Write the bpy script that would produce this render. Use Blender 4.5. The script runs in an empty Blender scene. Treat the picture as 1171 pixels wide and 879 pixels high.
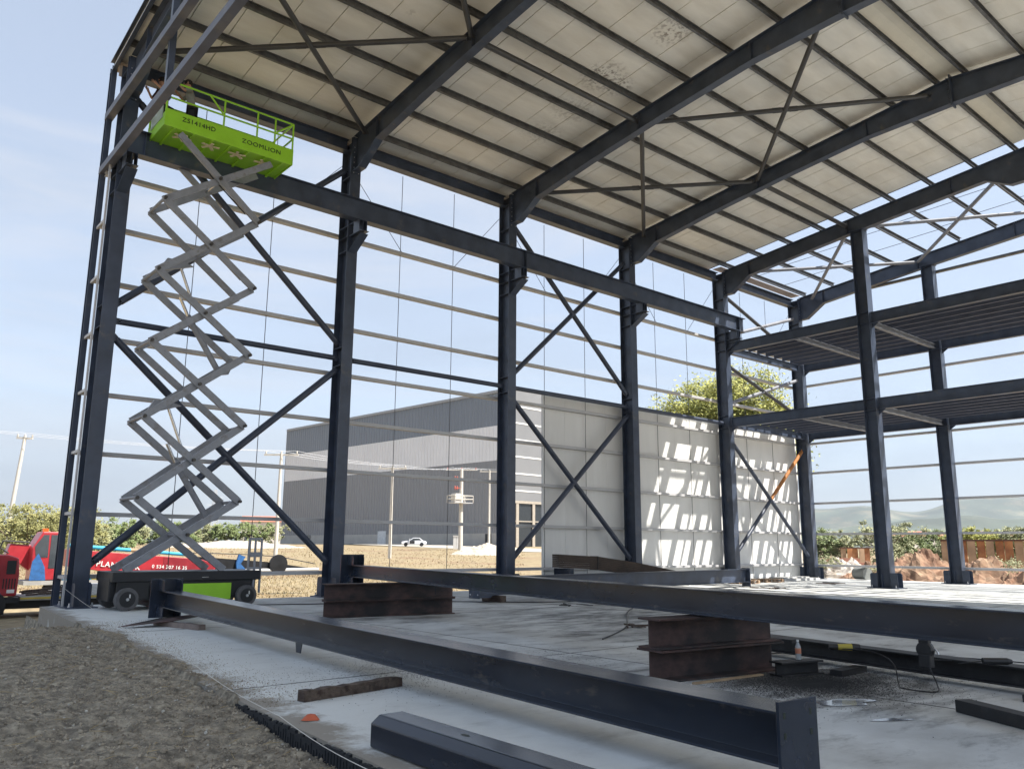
import bpy, bmesh, math, random
from mathutils import Vector, Matrix, noise
random.seed(7)
SC = bpy.context.scene
COL = SC.collection
R = math.radians
V = Vector

# ------------------------------------------------------------------ camera
F_PX, W_PX = 931.05, 1171.0
CAM = V((-5.29, -21.41, 1.45))
yaw, pitch, roll = R(40.22), R(11.25), R(0.34)
fwd = V((math.sin(yaw) * math.cos(pitch), math.cos(yaw) * math.cos(pitch), math.sin(pitch)))
rt0 = V((math.cos(yaw), -math.sin(yaw), 0)); up0 = rt0.cross(fwd)
rt = rt0 * math.cos(roll) + up0 * math.sin(roll)
up = up0 * math.cos(roll) - rt0 * math.sin(roll)
cd = bpy.data.cameras.new('camera'); cam = bpy.data.objects.new('camera', cd); COL.objects.link(cam)
m = Matrix((rt, up, -fwd)).transposed().to_4x4(); m.translation = CAM
cam.matrix_world = m
cd.sensor_width = 36; cd.lens = F_PX * 36 / W_PX; cd.clip_start = .05; cd.clip_end = 20000
SC.camera = cam

def at(x, y, ax, val):
    """a world point on the plane axis=val seen at a place of the photograph"""
    d = fwd + rt * ((x - 585.5) / F_PX) - up * ((y - 439.5) / F_PX)
    t = (val - CAM[ax]) / d[ax]
    return CAM + d * t

def at_depth(x, y, dep):
    d = fwd + rt * ((x - 585.5) / F_PX) - up * ((y - 439.5) / F_PX)
    return CAM + d * dep

# ------------------------------------------------------------------ sun, sky
KX, KY = .38, .56                      # sun ray: how far it goes to -x and +y per metre down
sund = V((KX, -KY, 1)).normalized()    # towards the sun
elev = math.asin(sund.z); az = math.atan2(sund.x, sund.y)
SC.view_settings.view_transform = 'Standard'; SC.view_settings.look = 'None'
SC.view_settings.exposure = 2.3; SC.view_settings.gamma = 1
SC.view_settings.use_curve_mapping = False
w = bpy.data.worlds.new('World'); SC.world = w; w.use_nodes = True
nt = w.node_tree; nt.nodes.clear()
def N(tree, t, **kw):
    n = tree.nodes.new(t)
    for k, v in kw.items(): setattr(n, k, v)
    return n
sky = N(nt, 'ShaderNodeTexSky', sky_type='NISHITA', sun_disc=False, sun_elevation=elev, sun_rotation=az)
sky.air_density = 1.0; sky.dust_density = .7; sky.ozone_density = 1.3; sky.altitude = 100
bg = N(nt, 'ShaderNodeBackground'); bg.inputs[1].default_value = .055
out = N(nt, 'ShaderNodeOutputWorld')
tc = N(nt, 'ShaderNodeTexCoord'); mp = N(nt, 'ShaderNodeMapping'); mp.inputs['Scale'].default_value = (1, 1.6, 4.5)
mp.inputs['Rotation'].default_value = (0, 0, R(25))
n1 = N(nt, 'ShaderNodeTexNoise'); n1.inputs['Scale'].default_value = 1.6; n1.inputs['Detail'].default_value = 7; n1.inputs['Roughness'].default_value = .55
n1.inputs['Distortion'].default_value = .5
rp = N(nt, 'ShaderNodeValToRGB'); rp.color_ramp.elements[0].position = .46; rp.color_ramp.elements[1].position = .80
rp.color_ramp.elements[1].color = (.95, .95, .95, 1); rp.color_ramp.elements[0].color = (.52, .52, .52, 1)
mx = N(nt, 'ShaderNodeMix', data_type='RGBA'); mx.inputs[7].default_value = (2.15, 2.55, 3.15, 1)
L = nt.links.new
L(tc.outputs['Generated'], mp.inputs[0]); L(mp.outputs[0], n1.inputs[0]); L(n1.outputs[0], rp.inputs[0])
L(rp.outputs[0], mx.inputs[0]); hs = N(nt, 'ShaderNodeHueSaturation'); hs.inputs['Saturation'].default_value = .66; L(sky.outputs[0], hs.inputs['Color']); L(hs.outputs[0], mx.inputs[6]); n3 = N(nt, 'ShaderNodeTexNoise'); n3.inputs['Scale'].default_value = 1.1; n3.inputs['Detail'].default_value = 8; n3.inputs['Roughness'].default_value = .6; n3.inputs['Distortion'].default_value = .8
mp3 = N(nt, 'ShaderNodeMapping'); mp3.inputs['Scale'].default_value = (1, 1.3, 5.5); mp3.inputs['Location'].default_value = (3.1, 1.2, .4); L(tc.outputs['Generated'], mp3.inputs[0]); L(mp3.outputs[0], n3.inputs[0])
r3 = N(nt, 'ShaderNodeMapRange'); r3.inputs[1].default_value = .50; r3.inputs[2].default_value = .72; r3.inputs[4].default_value = .75; L(n3.outputs[0], r3.inputs[0])
mx3 = N(nt, 'ShaderNodeMix', data_type='RGBA'); mx3.inputs[7].default_value = (3.35, 3.40, 3.55, 1); L(r3.outputs[0], mx3.inputs[0]); L(mx.outputs[2], mx3.inputs[6]); L(mx3.outputs[2], bg.inputs[0]); L(bg.outputs[0], out.inputs[0])
sd = bpy.data.lights.new('sun', 'SUN'); so = bpy.data.objects.new('sun', sd); COL.objects.link(so)
sd.energy = 2.3; sd.angle = R(.5); sd.color = (1, .95, .87)
so.rotation_euler = sund.to_track_quat('Z', 'Y').to_euler()

# ------------------------------------------------------------------ materials
MATS = {}
def mat(name, col, rough=.6, metal=0, var=.12, vscale=3.0, bump=0, bscale=20, spec=.5, col2=None, mask=(.45, .65), mscale=1.5, detail=6, stretch=(1, 1, 1), alpha=1, coat=0):
    if name in MATS: return MATS[name]
    mm = bpy.data.materials.new(name); mm.use_nodes = True; t = mm.node_tree
    b = t.nodes['Principled BSDF']
    b.inputs['Roughness'].default_value = rough; b.inputs['Metallic'].default_value = metal
    b.inputs['Specular IOR Level'].default_value = spec
    b.inputs['Coat Weight'].default_value = coat
    b.inputs['Alpha'].default_value = alpha
    g = N(t, 'ShaderNodeTexCoord'); mpp = N(t, 'ShaderNodeMapping'); mpp.inputs['Scale'].default_value = stretch
    t.links.new(g.outputs['Object'], mpp.inputs[0])
    n = N(t, 'ShaderNodeTexNoise'); n.inputs['Scale'].default_value = vscale; n.inputs['Detail'].default_value = detail
    t.links.new(mpp.outputs[0], n.inputs[0])
    r = N(t, 'ShaderNodeMapRange'); r.inputs['From Min'].default_value = .3; r.inputs['From Max'].default_value = .7
    r.inputs['To Min'].default_value = 1 - var; r.inputs['To Max'].default_value = 1 + var
    t.links.new(n.outputs[0], r.inputs[0])
    vm = N(t, 'ShaderNodeVectorMath', operation='SCALE')
    base = N(t, 'ShaderNodeMix', data_type='RGBA'); base.inputs[6].default_value = (*col, 1); base.inputs[7].default_value = (*(col2 or col), 1); base.inputs[0].default_value = 0
    if col2:
        n2 = N(t, 'ShaderNodeTexNoise'); n2.inputs['Scale'].default_value = mscale; n2.inputs['Detail'].default_value = 8; n2.inputs['Roughness'].default_value = .65
        t.links.new(mpp.outputs[0], n2.inputs[0])
        r2 = N(t, 'ShaderNodeMapRange'); r2.inputs['From Min'].default_value = mask[0]; r2.inputs['From Max'].default_value = mask[1]
        t.links.new(n2.outputs[0], r2.inputs[0]); t.links.new(r2.outputs[0], base.inputs[0])
    t.links.new(base.outputs[2], vm.inputs[0]); t.links.new(r.outputs[0], vm.inputs['Scale'])
    t.links.new(vm.outputs[0], b.inputs['Base Color'])
    rr = N(t, 'ShaderNodeMapRange'); rr.inputs['To Min'].default_value = max(.02, rough - .12); rr.inputs['To Max'].default_value = min(1, rough + .12)
    t.links.new(n.outputs[0], rr.inputs[0]); t.links.new(rr.outputs[0], b.inputs['Roughness'])
    if bump:
        bn = N(t, 'ShaderNodeTexNoise'); bn.inputs['Scale'].default_value = bscale; bn.inputs['Detail'].default_value = 5
        t.links.new(mpp.outputs[0], bn.inputs[0])
        bb = N(t, 'ShaderNodeBump'); bb.inputs['Strength'].default_value = bump; bb.inputs['Distance'].default_value = .02
        t.links.new(bn.outputs[0], bb.inputs['Height']); t.links.new(bb.outputs[0], b.inputs['Normal'])
    MATS[name] = mm
    return mm

STEEL = mat('painted_steel', (.046, .061, .095), .38, 0, .28, 2.2, .06, 3, col2=(.11, .105, .10), mask=(.58, .74), mscale=2.4)
STEELF = mat('painted_steel_floor', (.015, .023, .040), .24, 0, .22, 2.5, .05, 6, col2=(.085, .080, .076), mask=(.60, .74), mscale=6, stretch=(1, .35, 1))
STEELL = mat('grey_primer_member', (.085, .095, .13), .5, 0, .2, 2, .05, 8, col2=(.14, .135, .14), mask=(.5, .7))
GALV = mat('galvanised_steel', (.50, .50, .51), .5, .1, .08, 2, .04, 30, col2=(.43, .43, .435), mask=(.40, .65), mscale=2)
PURL = mat('galvanised_purlin', (.13, .135, .14), .45, .4, .2, 5, .04, 30, col2=(.08, .08, .085), mask=(.45, .65), mscale=3)
TUBE = mat('brace_tube_paint', (.040, .052, .082), .42, 0, .2, 2, .05, 8)
TUBEL = mat('roof_brace_paint', (.045, .047, .052), .45, 0, .2, 2, .05, 8)
TUBEG = mat('pale_brace_paint', (.20, .21, .24), .5, 0, .2, 2, .05, 8)  # paler grey than the other braces, used in the open end bay
RUSTY = mat('orange_rust_primer', (.42, .17, .045), .75, 0, .3, 4, .1, 20, col2=(.10, .05, .03), mask=(.5, .7), mscale=2)
RUST = mat('dark_rusty_steel', (.080, .045, .040), .75, 0, .4, 3, .15, 12, col2=(.016, .014, .015), mask=(.42, .60), mscale=1.3, stretch=(1, 1, 1.6))
BLACK = mat('black_paint', (.012, .013, .016), .45, 0, .2, 4)
BLACKD = mat('scorched_steel', (.012, .013, .015), .55, 0, .4, 5, .15, 15, col2=(.035, .034, .035), mask=(.5, .7), mscale=3)
RUBBER = mat('grey_rubber', (.10, .10, .105), .8, 0, .2, 8)
GREEN = mat('lime_green_paint', (.30, .62, .03), .38, 0, .06, 3, coat=.2)
LIFTG = mat('grey_lift_paint', (.245, .26, .29), .42, 0, .18, 4, .03, 10, col2=(.13, .12, .115), mask=(.52, .72), mscale=4)
CHROME = mat('chrome_rod', (.6, .6, .6), .2, 1, .05)
BOLT = mat('zinc_bolt', (.55, .56, .58), .4, .6, .1)
RED = mat('truck_red', (.36, .022, .032), .4, 0, .12, 3, coat=.3)
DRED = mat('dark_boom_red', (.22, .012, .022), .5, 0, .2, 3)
BLUE = mat('sleeve_blue', (.03, .33, .55), .6, 0, .15, 5)
BLUEC = mat('cloth_blue', (.02, .10, .28), .8, 0, .25, 9)
YEL = mat('yellow_trim', (.55, .42, .06), .6)
WHITE = mat('white_paint', (.70, .70, .69), .5, 0, .05)
BLKTXT = mat('black_lettering', (.012, .02, .012), .6)
GLASS = mat('dark_cab_glass', (.05, .06, .07), .12, 0, .2, 3, spec=.8)
WOOD = mat('weathered_timber', (.10, .075, .058), .85, 0, .35, 3, .4, 14, stretch=(6, 1, 6), col2=(.045, .028, .022), mask=(.45, .6), mscale=2)
PALE = mat('pale_timber', (.33, .24, .15), .8, 0, .2, 5, .2, 20)
WIREM = mat('wire', (.06, .06, .07), .6)
ALU = mat('pale_wire', (.62, .64, .68), .6)
STRING = mat('builders_string', (.70, .68, .62), .9)
POLE = mat('concrete_pole', (.55, .52, .47), .85, 0, .1, 2)
SKIN = mat('skin', (.42, .24, .17), .6)
GSHIRT = mat('grey_shirt', (.24, .25, .24), .9, 0, .15, 8)
DSHIRT = mat('maroon_shirt', (.05, .018, .022), .9, 0, .15, 8)
PANTS = mat('dark_trousers', (.02, .021, .028), .9)
HAIR = mat('dark_hair', (.012, .01, .009), .8)
PANEL = mat('white_wall_panel', (.74, .74, .72), .45, 0, .05, .8, .05, 2, col2=(.64, .64, .62), mask=(.5, .8), mscale=.7, stretch=(2, 2, .35))
TRIM = mat('dark_panel_trim', (.12, .13, .15), .6)

# roof sheet: cream underside with darker joints between sheets and faint dirt
def roof_mat():
    mm = mat('roof_underside', (.77, .75, .69), .42, 0, .08, 1.2, .12, 5, col2=(.70, .67, .60), mask=(.42, .65), mscale=.8, stretch=(.6, 2.2, 1))
    t = mm.node_tree; b = t.nodes['Principled BSDF']
    src = b.inputs['Base Color'].links[0].from_socket
    tcn = N(t, 'ShaderNodeTexCoord'); sx = N(t, 'ShaderNodeSeparateXYZ'); t.links.new(tcn.outputs['Object'], sx.inputs[0])
    def math_(op, a, bb):
        n = N(t, 'ShaderNodeMath', operation=op)
        for i, v in enumerate((a, bb)):
            if isinstance(v, (int, float)): n.inputs[i].default_value = v
            else: t.links.new(v, n.inputs[i])
        return n.outputs[0]
    # brown grime smeared in a few patches
    ns = N(t, 'ShaderNodeTexNoise'); ns.inputs['Scale'].default_value = 9; ns.inputs['Detail'].default_value = 6
    t.links.new(tcn.outputs['Object'], ns.inputs[0])
    a = N(t, 'ShaderNodeMapRange'); a.inputs[1].default_value = .47; a.inputs[2].default_value = .60; t.links.new(ns.outputs[0], a.inputs[0])
    geo = N(t, 'ShaderNodeNewGeometry'); tt = None
    for (px_, py_, rd) in ((690, 85, .8), (705, 95, .6), (770, 42, .7), (655, 118, .9), (620, 140, .9), (600, 165, .7), (470, 8, .25), (250, 120, .8)):
        cc = at(px_, py_, 2, 15.1); dn = N(t, 'ShaderNodeVectorMath', operation='DISTANCE'); t.links.new(geo.outputs['Position'], dn.inputs[0]); dn.inputs[1].default_value = cc
        r_ = N(t, 'ShaderNodeMapRange'); r_.inputs[1].default_value = rd; r_.inputs[2].default_value = rd * .3; r_.inputs[4].default_value = .5 if py_ > 100 else 1; t.links.new(dn.outputs['Value'], r_.inputs[0])
        tt = r_.outputs[0] if tt is None else math_('MAXIMUM', tt, r_.outputs[0])
    class _c: outputs = [tt]
    c = _c
    gm = math_('MULTIPLY', a.outputs[0], c.outputs[0])
    gm = math_('MULTIPLY', gm, .8)
    mxx = N(t, 'ShaderNodeMix', data_type='RGBA'); t.links.new(gm, mxx.inputs[0]); t.links.new(src, mxx.inputs[6]); mxx.inputs[7].default_value = (.10, .06, .035, 1)
    t.links.new(mxx.outputs[2], b.inputs['Base Color'])
    return mm
ROOF = roof_mat()

# ------------------------------------------------------------------ object helpers
def tag(o, label=None, cat=None, group=None, kind=None):
    if label: o['label'] = label
    if cat: o['category'] = cat
    if group: o['group'] = group
    if kind: o['kind'] = kind
    elif label: o['kind'] = 'thing'
    return o
def empty(name, loc=(0, 0, 0), label=None, cat=None, group=None, rz=0):
    o = bpy.data.objects.new(name, None); COL.objects.link(o); o.location = loc; o.rotation_euler = (0, 0, rz)
    o.empty_display_size = .2
    return tag(o, label, cat, group)

class MB:
    def __init__(s): s.v = []; s.f = []; s.sm = []
    def add(s, vs, fs, smooth=False):
        k = len(s.v); s.v += [tuple(p) for p in vs]; s.f += [tuple(i + k for i in f) for f in fs]; s.sm += [smooth] * len(fs); return s
    def box(s, a, b):
        x0, y0, z0 = (min(a[i], b[i]) for i in range(3)); x1, y1, z1 = (max(a[i], b[i]) for i in range(3))
        return s.add([(x0, y0, z0), (x1, y0, z0), (x1, y1, z0), (x0, y1, z0), (x0, y0, z1), (x1, y0, z1), (x1, y1, z1), (x0, y1, z1)],
                     [(0, 3, 2, 1), (4, 5, 6, 7), (0, 1, 5, 4), (1, 2, 6, 5), (2, 3, 7, 6), (3, 0, 4, 7)])
    def prism(s, prof, p0, p1, upv=(0, 0, 1), smooth=False, caps=True):
        """profile (u sideways, v up) swept from p0 to p1"""
        p0, p1, upv = V(p0), V(p1), V(upv); d = (p1 - p0).normalized()
        u = d.cross(upv)
        if u.length < 1e-4: u = d.cross(V((0, 1, 0)))
        u.normalize(); vv = u.cross(d).normalized(); n = len(prof)
        vs = [p0 + u * a + vv * b for a, b in prof] + [p1 + u * a + vv * b for a, b in prof]
        fs = [(i, (i + 1) % n, n + (i + 1) % n, n + i) for i in range(n)]
        s.add(vs, fs, smooth)
        if caps: s.f += [tuple(len(s.v) - 2 * n + i for i in reversed(range(n))), tuple(len(s.v) - n + i for i in range(n))]; s.sm += [False, False]
        return s
    def tube(s, p0, p1, r, n=10, r1=None):
        p0, p1 = V(p0), V(p1)
        r1 = r if r1 is None else r1
        d = (p1 - p0).normalized(); a = d.orthogonal().normalized(); b = d.cross(a)
        vs = []
        for p, rr in ((p0, r), (p1, r1)):
            vs += [p + (a * math.cos(2 * math.pi * i / n) + b * math.sin(2 * math.pi * i / n)) * rr for i in range(n)]
        s.add(vs, [(i, (i + 1) % n, n + (i + 1) % n, n + i) for i in range(n)], True)
        s.add(vs[:n], [tuple(reversed(range(n)))]); s.add(vs[n:], [tuple(range(n))])
        return s
    def poly(s, pts, th_vec):
        """flat polygon (list of points) given a thickness vector"""
        n = len(pts); t = V(th_vec); vs = [V(p) for p in pts] + [V(p) + t for p in pts]
        return s.add(vs, [tuple(range(n)), tuple(reversed(range(n, 2 * n)))] + [(i, n + i, n + (i + 1) % n, (i + 1) % n) for i in range(n)])
    def path(s, pts, r, n=6):
        pts = [V(p) for p in pts]
        for a, b in zip(pts[:-1], pts[1:]): s.tube(a, b, r, n)
        return s
    def lathe(s, prof, c=(0, 0, 0), n=14, axis='z', sm=True):
        c = V(c); vs = []
        for r_, h in prof:
            for i in range(n):
                a = 2 * math.pi * i / n; x, y = r_ * math.cos(a), r_ * math.sin(a)
                vs.append(c + (V((x, y, h)) if axis == 'z' else V((x, h, y)) if axis == 'y' else V((h, x, y))))
        fs = [(j * n + i, j * n + (i + 1) % n, (j + 1) * n + (i + 1) % n, (j + 1) * n + i) for j in range(len(prof) - 1) for i in range(n)]
        s.add(vs, fs, sm and axis == 'z')
        return s.add(vs[:n], [tuple(range(n))]).add(vs[-n:], [tuple(range(n))])
    def build(s, name, m_, parent=None, bevel=0, off=(0, 0, 0)):
        me = bpy.data.meshes.new(name); o = V(off)
        me.from_pydata([tuple(V(p) - o) for p in s.v], [], s.f)
        me.polygons.foreach_set('use_smooth', s.sm)
        bm = bmesh.new(); bm.from_mesh(me); bmesh.ops.recalc_face_normals(bm, faces=bm.faces); bm.to_mesh(me); bm.free()
        me.materials.append(m_)
        ob = bpy.data.objects.new(name, me); COL.objects.link(ob); ob.location = o
        if parent: ob.parent = parent
        if bevel:
            b = ob.modifiers.new('bevel', 'BEVEL'); b.width = bevel; b.segments = 2; b.limit_method = 'ANGLE'
        return ob

def Hp(w_, h, tf=.014, tw=.010):      # H/I profile, centred
    a, b, c = w_ / 2, h / 2, tw / 2
    return [(-a, -b), (a, -b), (a, -b + tf), (c, -b + tf), (c, b - tf), (a, b - tf), (a, b), (-a, b), (-a, b - tf), (-c, b - tf), (-c, -b + tf), (-a, -b + tf)]
def Cp(w_, h, t=.006, lip=.02):        # lipped channel, open to +u
    a, b = w_ / 2, h / 2
    return [(-a, -b), (a, -b), (a, -b + lip), (a - t, -b + lip), (a - t, -b + t), (-a + t, -b + t), (-a + t, b - t), (a - t, b - t), (a - t, b - lip), (a, b - lip), (a, b), (-a, b)]
def Rp(w_, h):
    return [(-w_ / 2, -h / 2), (w_ / 2, -h / 2), (w_ / 2, h / 2), (-w_ / 2, h / 2)]
def bolts(mb, c, ux, uy, nx, ny, sx, sy, r=.018, h=.02):
    c, ux, uy = V(c), V(ux).normalized(), V(uy).normalized(); nn = ux.cross(uy)
    for i in range(nx):
        for j in range(ny):
            p = c + ux * (i - (nx - 1) / 2) * sx + uy * (j - (ny - 1) / 2) * sy
            mb.tube(p, p + nn * h, r, 6)
def textobj(s, size, m_, parent, loc, rot, ext=.004, xs=1, bold=False):
    cu = bpy.data.curves.new('lettering', 'FONT'); cu.body = s; cu.size = size; cu.extrude = ext
    cu.space_character = 1.12
    if bold: cu.offset = size * .012
    o = bpy.data.objects.new('lettering', cu); COL.objects.link(o)
    dg = bpy.context.evaluated_depsgraph_get(); dg.update()
    me = bpy.data.meshes.new_from_object(o.evaluated_get(dg)); bpy.data.objects.remove(o); bpy.data.curves.remove(cu)
    me.materials.clear(); me.materials.append(m_)
    ob = bpy.data.objects.new('lettering', me); COL.objects.link(ob); ob.location = loc; ob.rotation_euler = rot; ob.scale = (xs, 1, 1)
    ob.parent = parent
    return ob

S = 6.5
CX = [-.33, 6.32, 12.82, 19.32, 25.82, 32.32]    # frame centre lines
ORD = ['first', 'second', 'third', 'fourth', 'fifth', 'sixth', 'seventh', 'eighth', 'ninth', 'tenth']
GZ = [.68, 2.17, 3.65, 5.14, 6.58, 8.05, 9.53, 10.98]
RIDGE = -12.85
def rz(y): return 14.15 + .1 * (-y if y > RIDGE else (2 * -RIDGE + y))     # top of rafter
ROOF_SHADE_END = -33.0  # unseen roof carried past its estimated eave to shade the foreground slab
def zoff(y): return rz(y) + .22

# ------------------------------------------------------------------ wall columns
def column_shaft(cx, y0, y1, z1, w_=.36):
    mb = MB(); cy = (y0 + y1) / 2; d = y1 - y0
    mb.prism(Hp(w_, d, .018, .012), (cx, cy, .03), (cx, cy, z1), upv=(0, 1, 0))
    return mb
def base_parts(root, cx, y0, y1, w_=.36):
    b = MB().box((cx - w_ / 2 - .16, y0 - .34, .0), (cx + w_ / 2 + .16, y1 + .34, .03)).build('base_plate', STEEL, root, off=root.location)
    bb = MB()
    for sx in (-.24, .24):
        for yy in (y0 - .18, y0 + .14, y1 + .18, y1 - .14):
            bb.tube((cx + sx, yy, .03), (cx + sx, yy, .12), .018, 6); bb.tube((cx + sx, yy, .03), (cx + sx, yy, .06), .034, 6)
    bb.build('anchor_bolts', BOLT, b, off=(0, 0, 0)).matrix_parent_inverse = Matrix.Translation(-V(root.location))
    for yy, s_ in ((y0, -1), (y1, 1)):
        for sx in (-w_ / 2 + .01, w_ / 2 - .02):
            g = MB(); x = cx + sx
            g.poly([(x, yy, .03), (x, yy + s_ * .27, .03), (x, yy + s_ * .27, .50), (x, yy + s_ * .22, .56), (x, yy, .56)], (.012, 0, 0))
            g.build('base_gusset', STEEL, root, off=root.location)
    for s_ in (-1, 1):
        x = cx + s_ * w_ / 2
        g = MB().poly([(x, (y0 + y1) / 2, .03), (x + s_ * .14, (y0 + y1) / 2, .03), (x + s_ * .14, (y0 + y1) / 2, .50), (x + s_ * .10, (y0 + y1) / 2, .56), (x, (y0 + y1) / 2, .56)], (0, .012, 0))
        g.build('base_gusset', STEEL, root, off=root.location)

def relparent(o, root):
    o.parent = root
    if root.parent is None: o.location = V(o.location) - V(root.location)
    return o
_old_build = MB.build
def build(s, name, m_, parent=None, bevel=0, off=None):
    """world-coordinate mesh parented so that it stays in place"""
    wl = V((0, 0, 0))
    p = parent
    while p is not None: wl = wl + V(p.location); p = p.parent
    o = _old_build(s, name, m_, None, bevel, off=wl)
    if parent is not None:
        o.parent = parent; o.location = (0, 0, 0)
    return o
MB.build = build
def base_parts(root, cx, y0, y1, w_=.36):
    b = MB().box((cx - w_ / 2 - .16, y0 - .34, .0), (cx + w_ / 2 + .16, y1 + .34, .03)).build('base_plate', STEEL, root)
    for sx in (-.24, .24):
        for yy in (y0 - .2, y1 + .2):
            bb = MB(); bb.tube((cx + sx, yy, .03), (cx + sx, yy, .12), .018, 6); bb.tube((cx + sx, yy, .03), (cx + sx, yy, .06), .034, 6)
            bb.build('anchor_bolt', BOLT, b)
    cy = (y0 + y1) / 2
    for yy, s_ in ((y0, -1), (y1, 1)):
        for sx in (-w_ / 2 + .006, w_ / 2 - .018):
            x = cx + sx
            MB().poly([(x, yy + s_ * .002, .03), (x, yy + s_ * .27, .03), (x, yy + s_ * .27, .50), (x, yy + s_ * .22, .56), (x, yy + s_ * .002, .56)], (.012, 0, 0)).build('base_gusset', STEEL, root)
    for s_ in (-1, 1):
        x = cx + s_ * (w_ / 2 + .002)
        MB().poly([(x, cy, .03), (x + s_ * .14, cy, .03), (x + s_ * .14, cy, .50), (x + s_ * .10, cy, .56), (x, cy, .56)], (0, .012, 0)).build('base_gusset', STEEL, root)

colname = ['tall blue-grey steel column at the left corner beside the red crane truck',
           'blue-grey steel column just right of the scissor lift, rising behind the rusty trestle stack',
           'blue-grey steel column in front of the corner of the grey warehouse',
           'blue-grey steel column between the shaded and the sunlit white wall panels',
           'blue-grey steel column where the crane runway ends, left of the rust-coloured brace',
           'blue-grey steel column at the far right end of the white panel wall']
for i, cx in enumerate(CX):
    root = empty('steel_column', (cx, .25, 0), colname[i], 'column', 'steel columns along the side wall')
    sh = column_shaft(cx, 0, .58, 14.1); sh.build('shaft', STEEL, root)
    base_parts(root, cx, 0, .58)
    for z in (6.75, 7.3, 12.8, 13.75) + (() if i == 5 else (10.35, 10.8, 11.15)):
        for s_ in (-1, 1):
            MB().box((cx + s_ * .006, .018, z), (cx + s_ * .17, .562, z + .012)).build('stiffener', STEEL, root)
    bt = MB()
    bolts(bt, (cx - .085, -.002, 13.35), (1, 0, 0), (0, 0, 1), 1, 6, .1, .17, .017, .03)
    bolts(bt, (cx + .085, -.002, 13.35), (1, 0, 0), (0, 0, 1), 1, 6, .1, .17, .017, .03)
    bt.build('bolt_row', BOLT, root)
    if i < 5:
        c = MB(); y = -.002
        c.poly([(cx - .006, y, 10.33), (cx - .006, -.70, 10.72), (cx - .006, -.70, 10.79), (cx - .006, y, 10.79)], (.012, 0, 0))
        c.box((cx - .14, -.74, 10.79), (cx + .14, y, 10.81))
        c.box((cx - .006, -.62, 10.81), (cx + .006, y, 11.17))
        c.box((cx - .14, -.62, 10.812), (cx - .128, -.28, 11.168)); c.box((cx + .128, -.62, 10.812), (cx + .14, -.28, 11.168))
        c.box((cx - .14, -.64, 11.17), (cx + .14, y, 11.188))
        c.poly([(cx - .14, y, 10.30), (cx - .14, -.70, 10.71), (cx - .14, -.70, 10.722), (cx - .14, y, 10.312)], (.28, 0, 0))
        c.build('corbel', STEEL, root)

# mezzanine columns standing inside the building
for i, (cx, lab) in enumerate(((25.85, 'free-standing steel column carrying the near side of the mezzanine decks'), (32.35, 'end wall steel column under the far mezzanine girders, before the clay heaps'))):
    y0, y1 = -6.75, -6.25
    root = empty('mezzanine_column', (cx, -6.5, 0), lab, 'column', 'columns carrying the mezzanine')
    column_shaft(cx, y0, y1, rz(-6.5) - .62, .42).build('shaft', STEEL, root)
    base_parts(root, cx, y0, y1, .42)
    MB().box((cx - .22, y0 - .05, rz(-6.5) - .60), (cx + .22, y1 + .05, rz(-6.5) - .585)).build('cap_plate', STEEL, root)
    for z in (7.2, 6.75, 10.7, 10.25):
        for s_ in (-1, 1): MB().box((cx + s_ * .006, y0 + .018, z), (cx + s_ * .2, y1 - .018, z + .012)).build('stiffener', STEEL, root)

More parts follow.
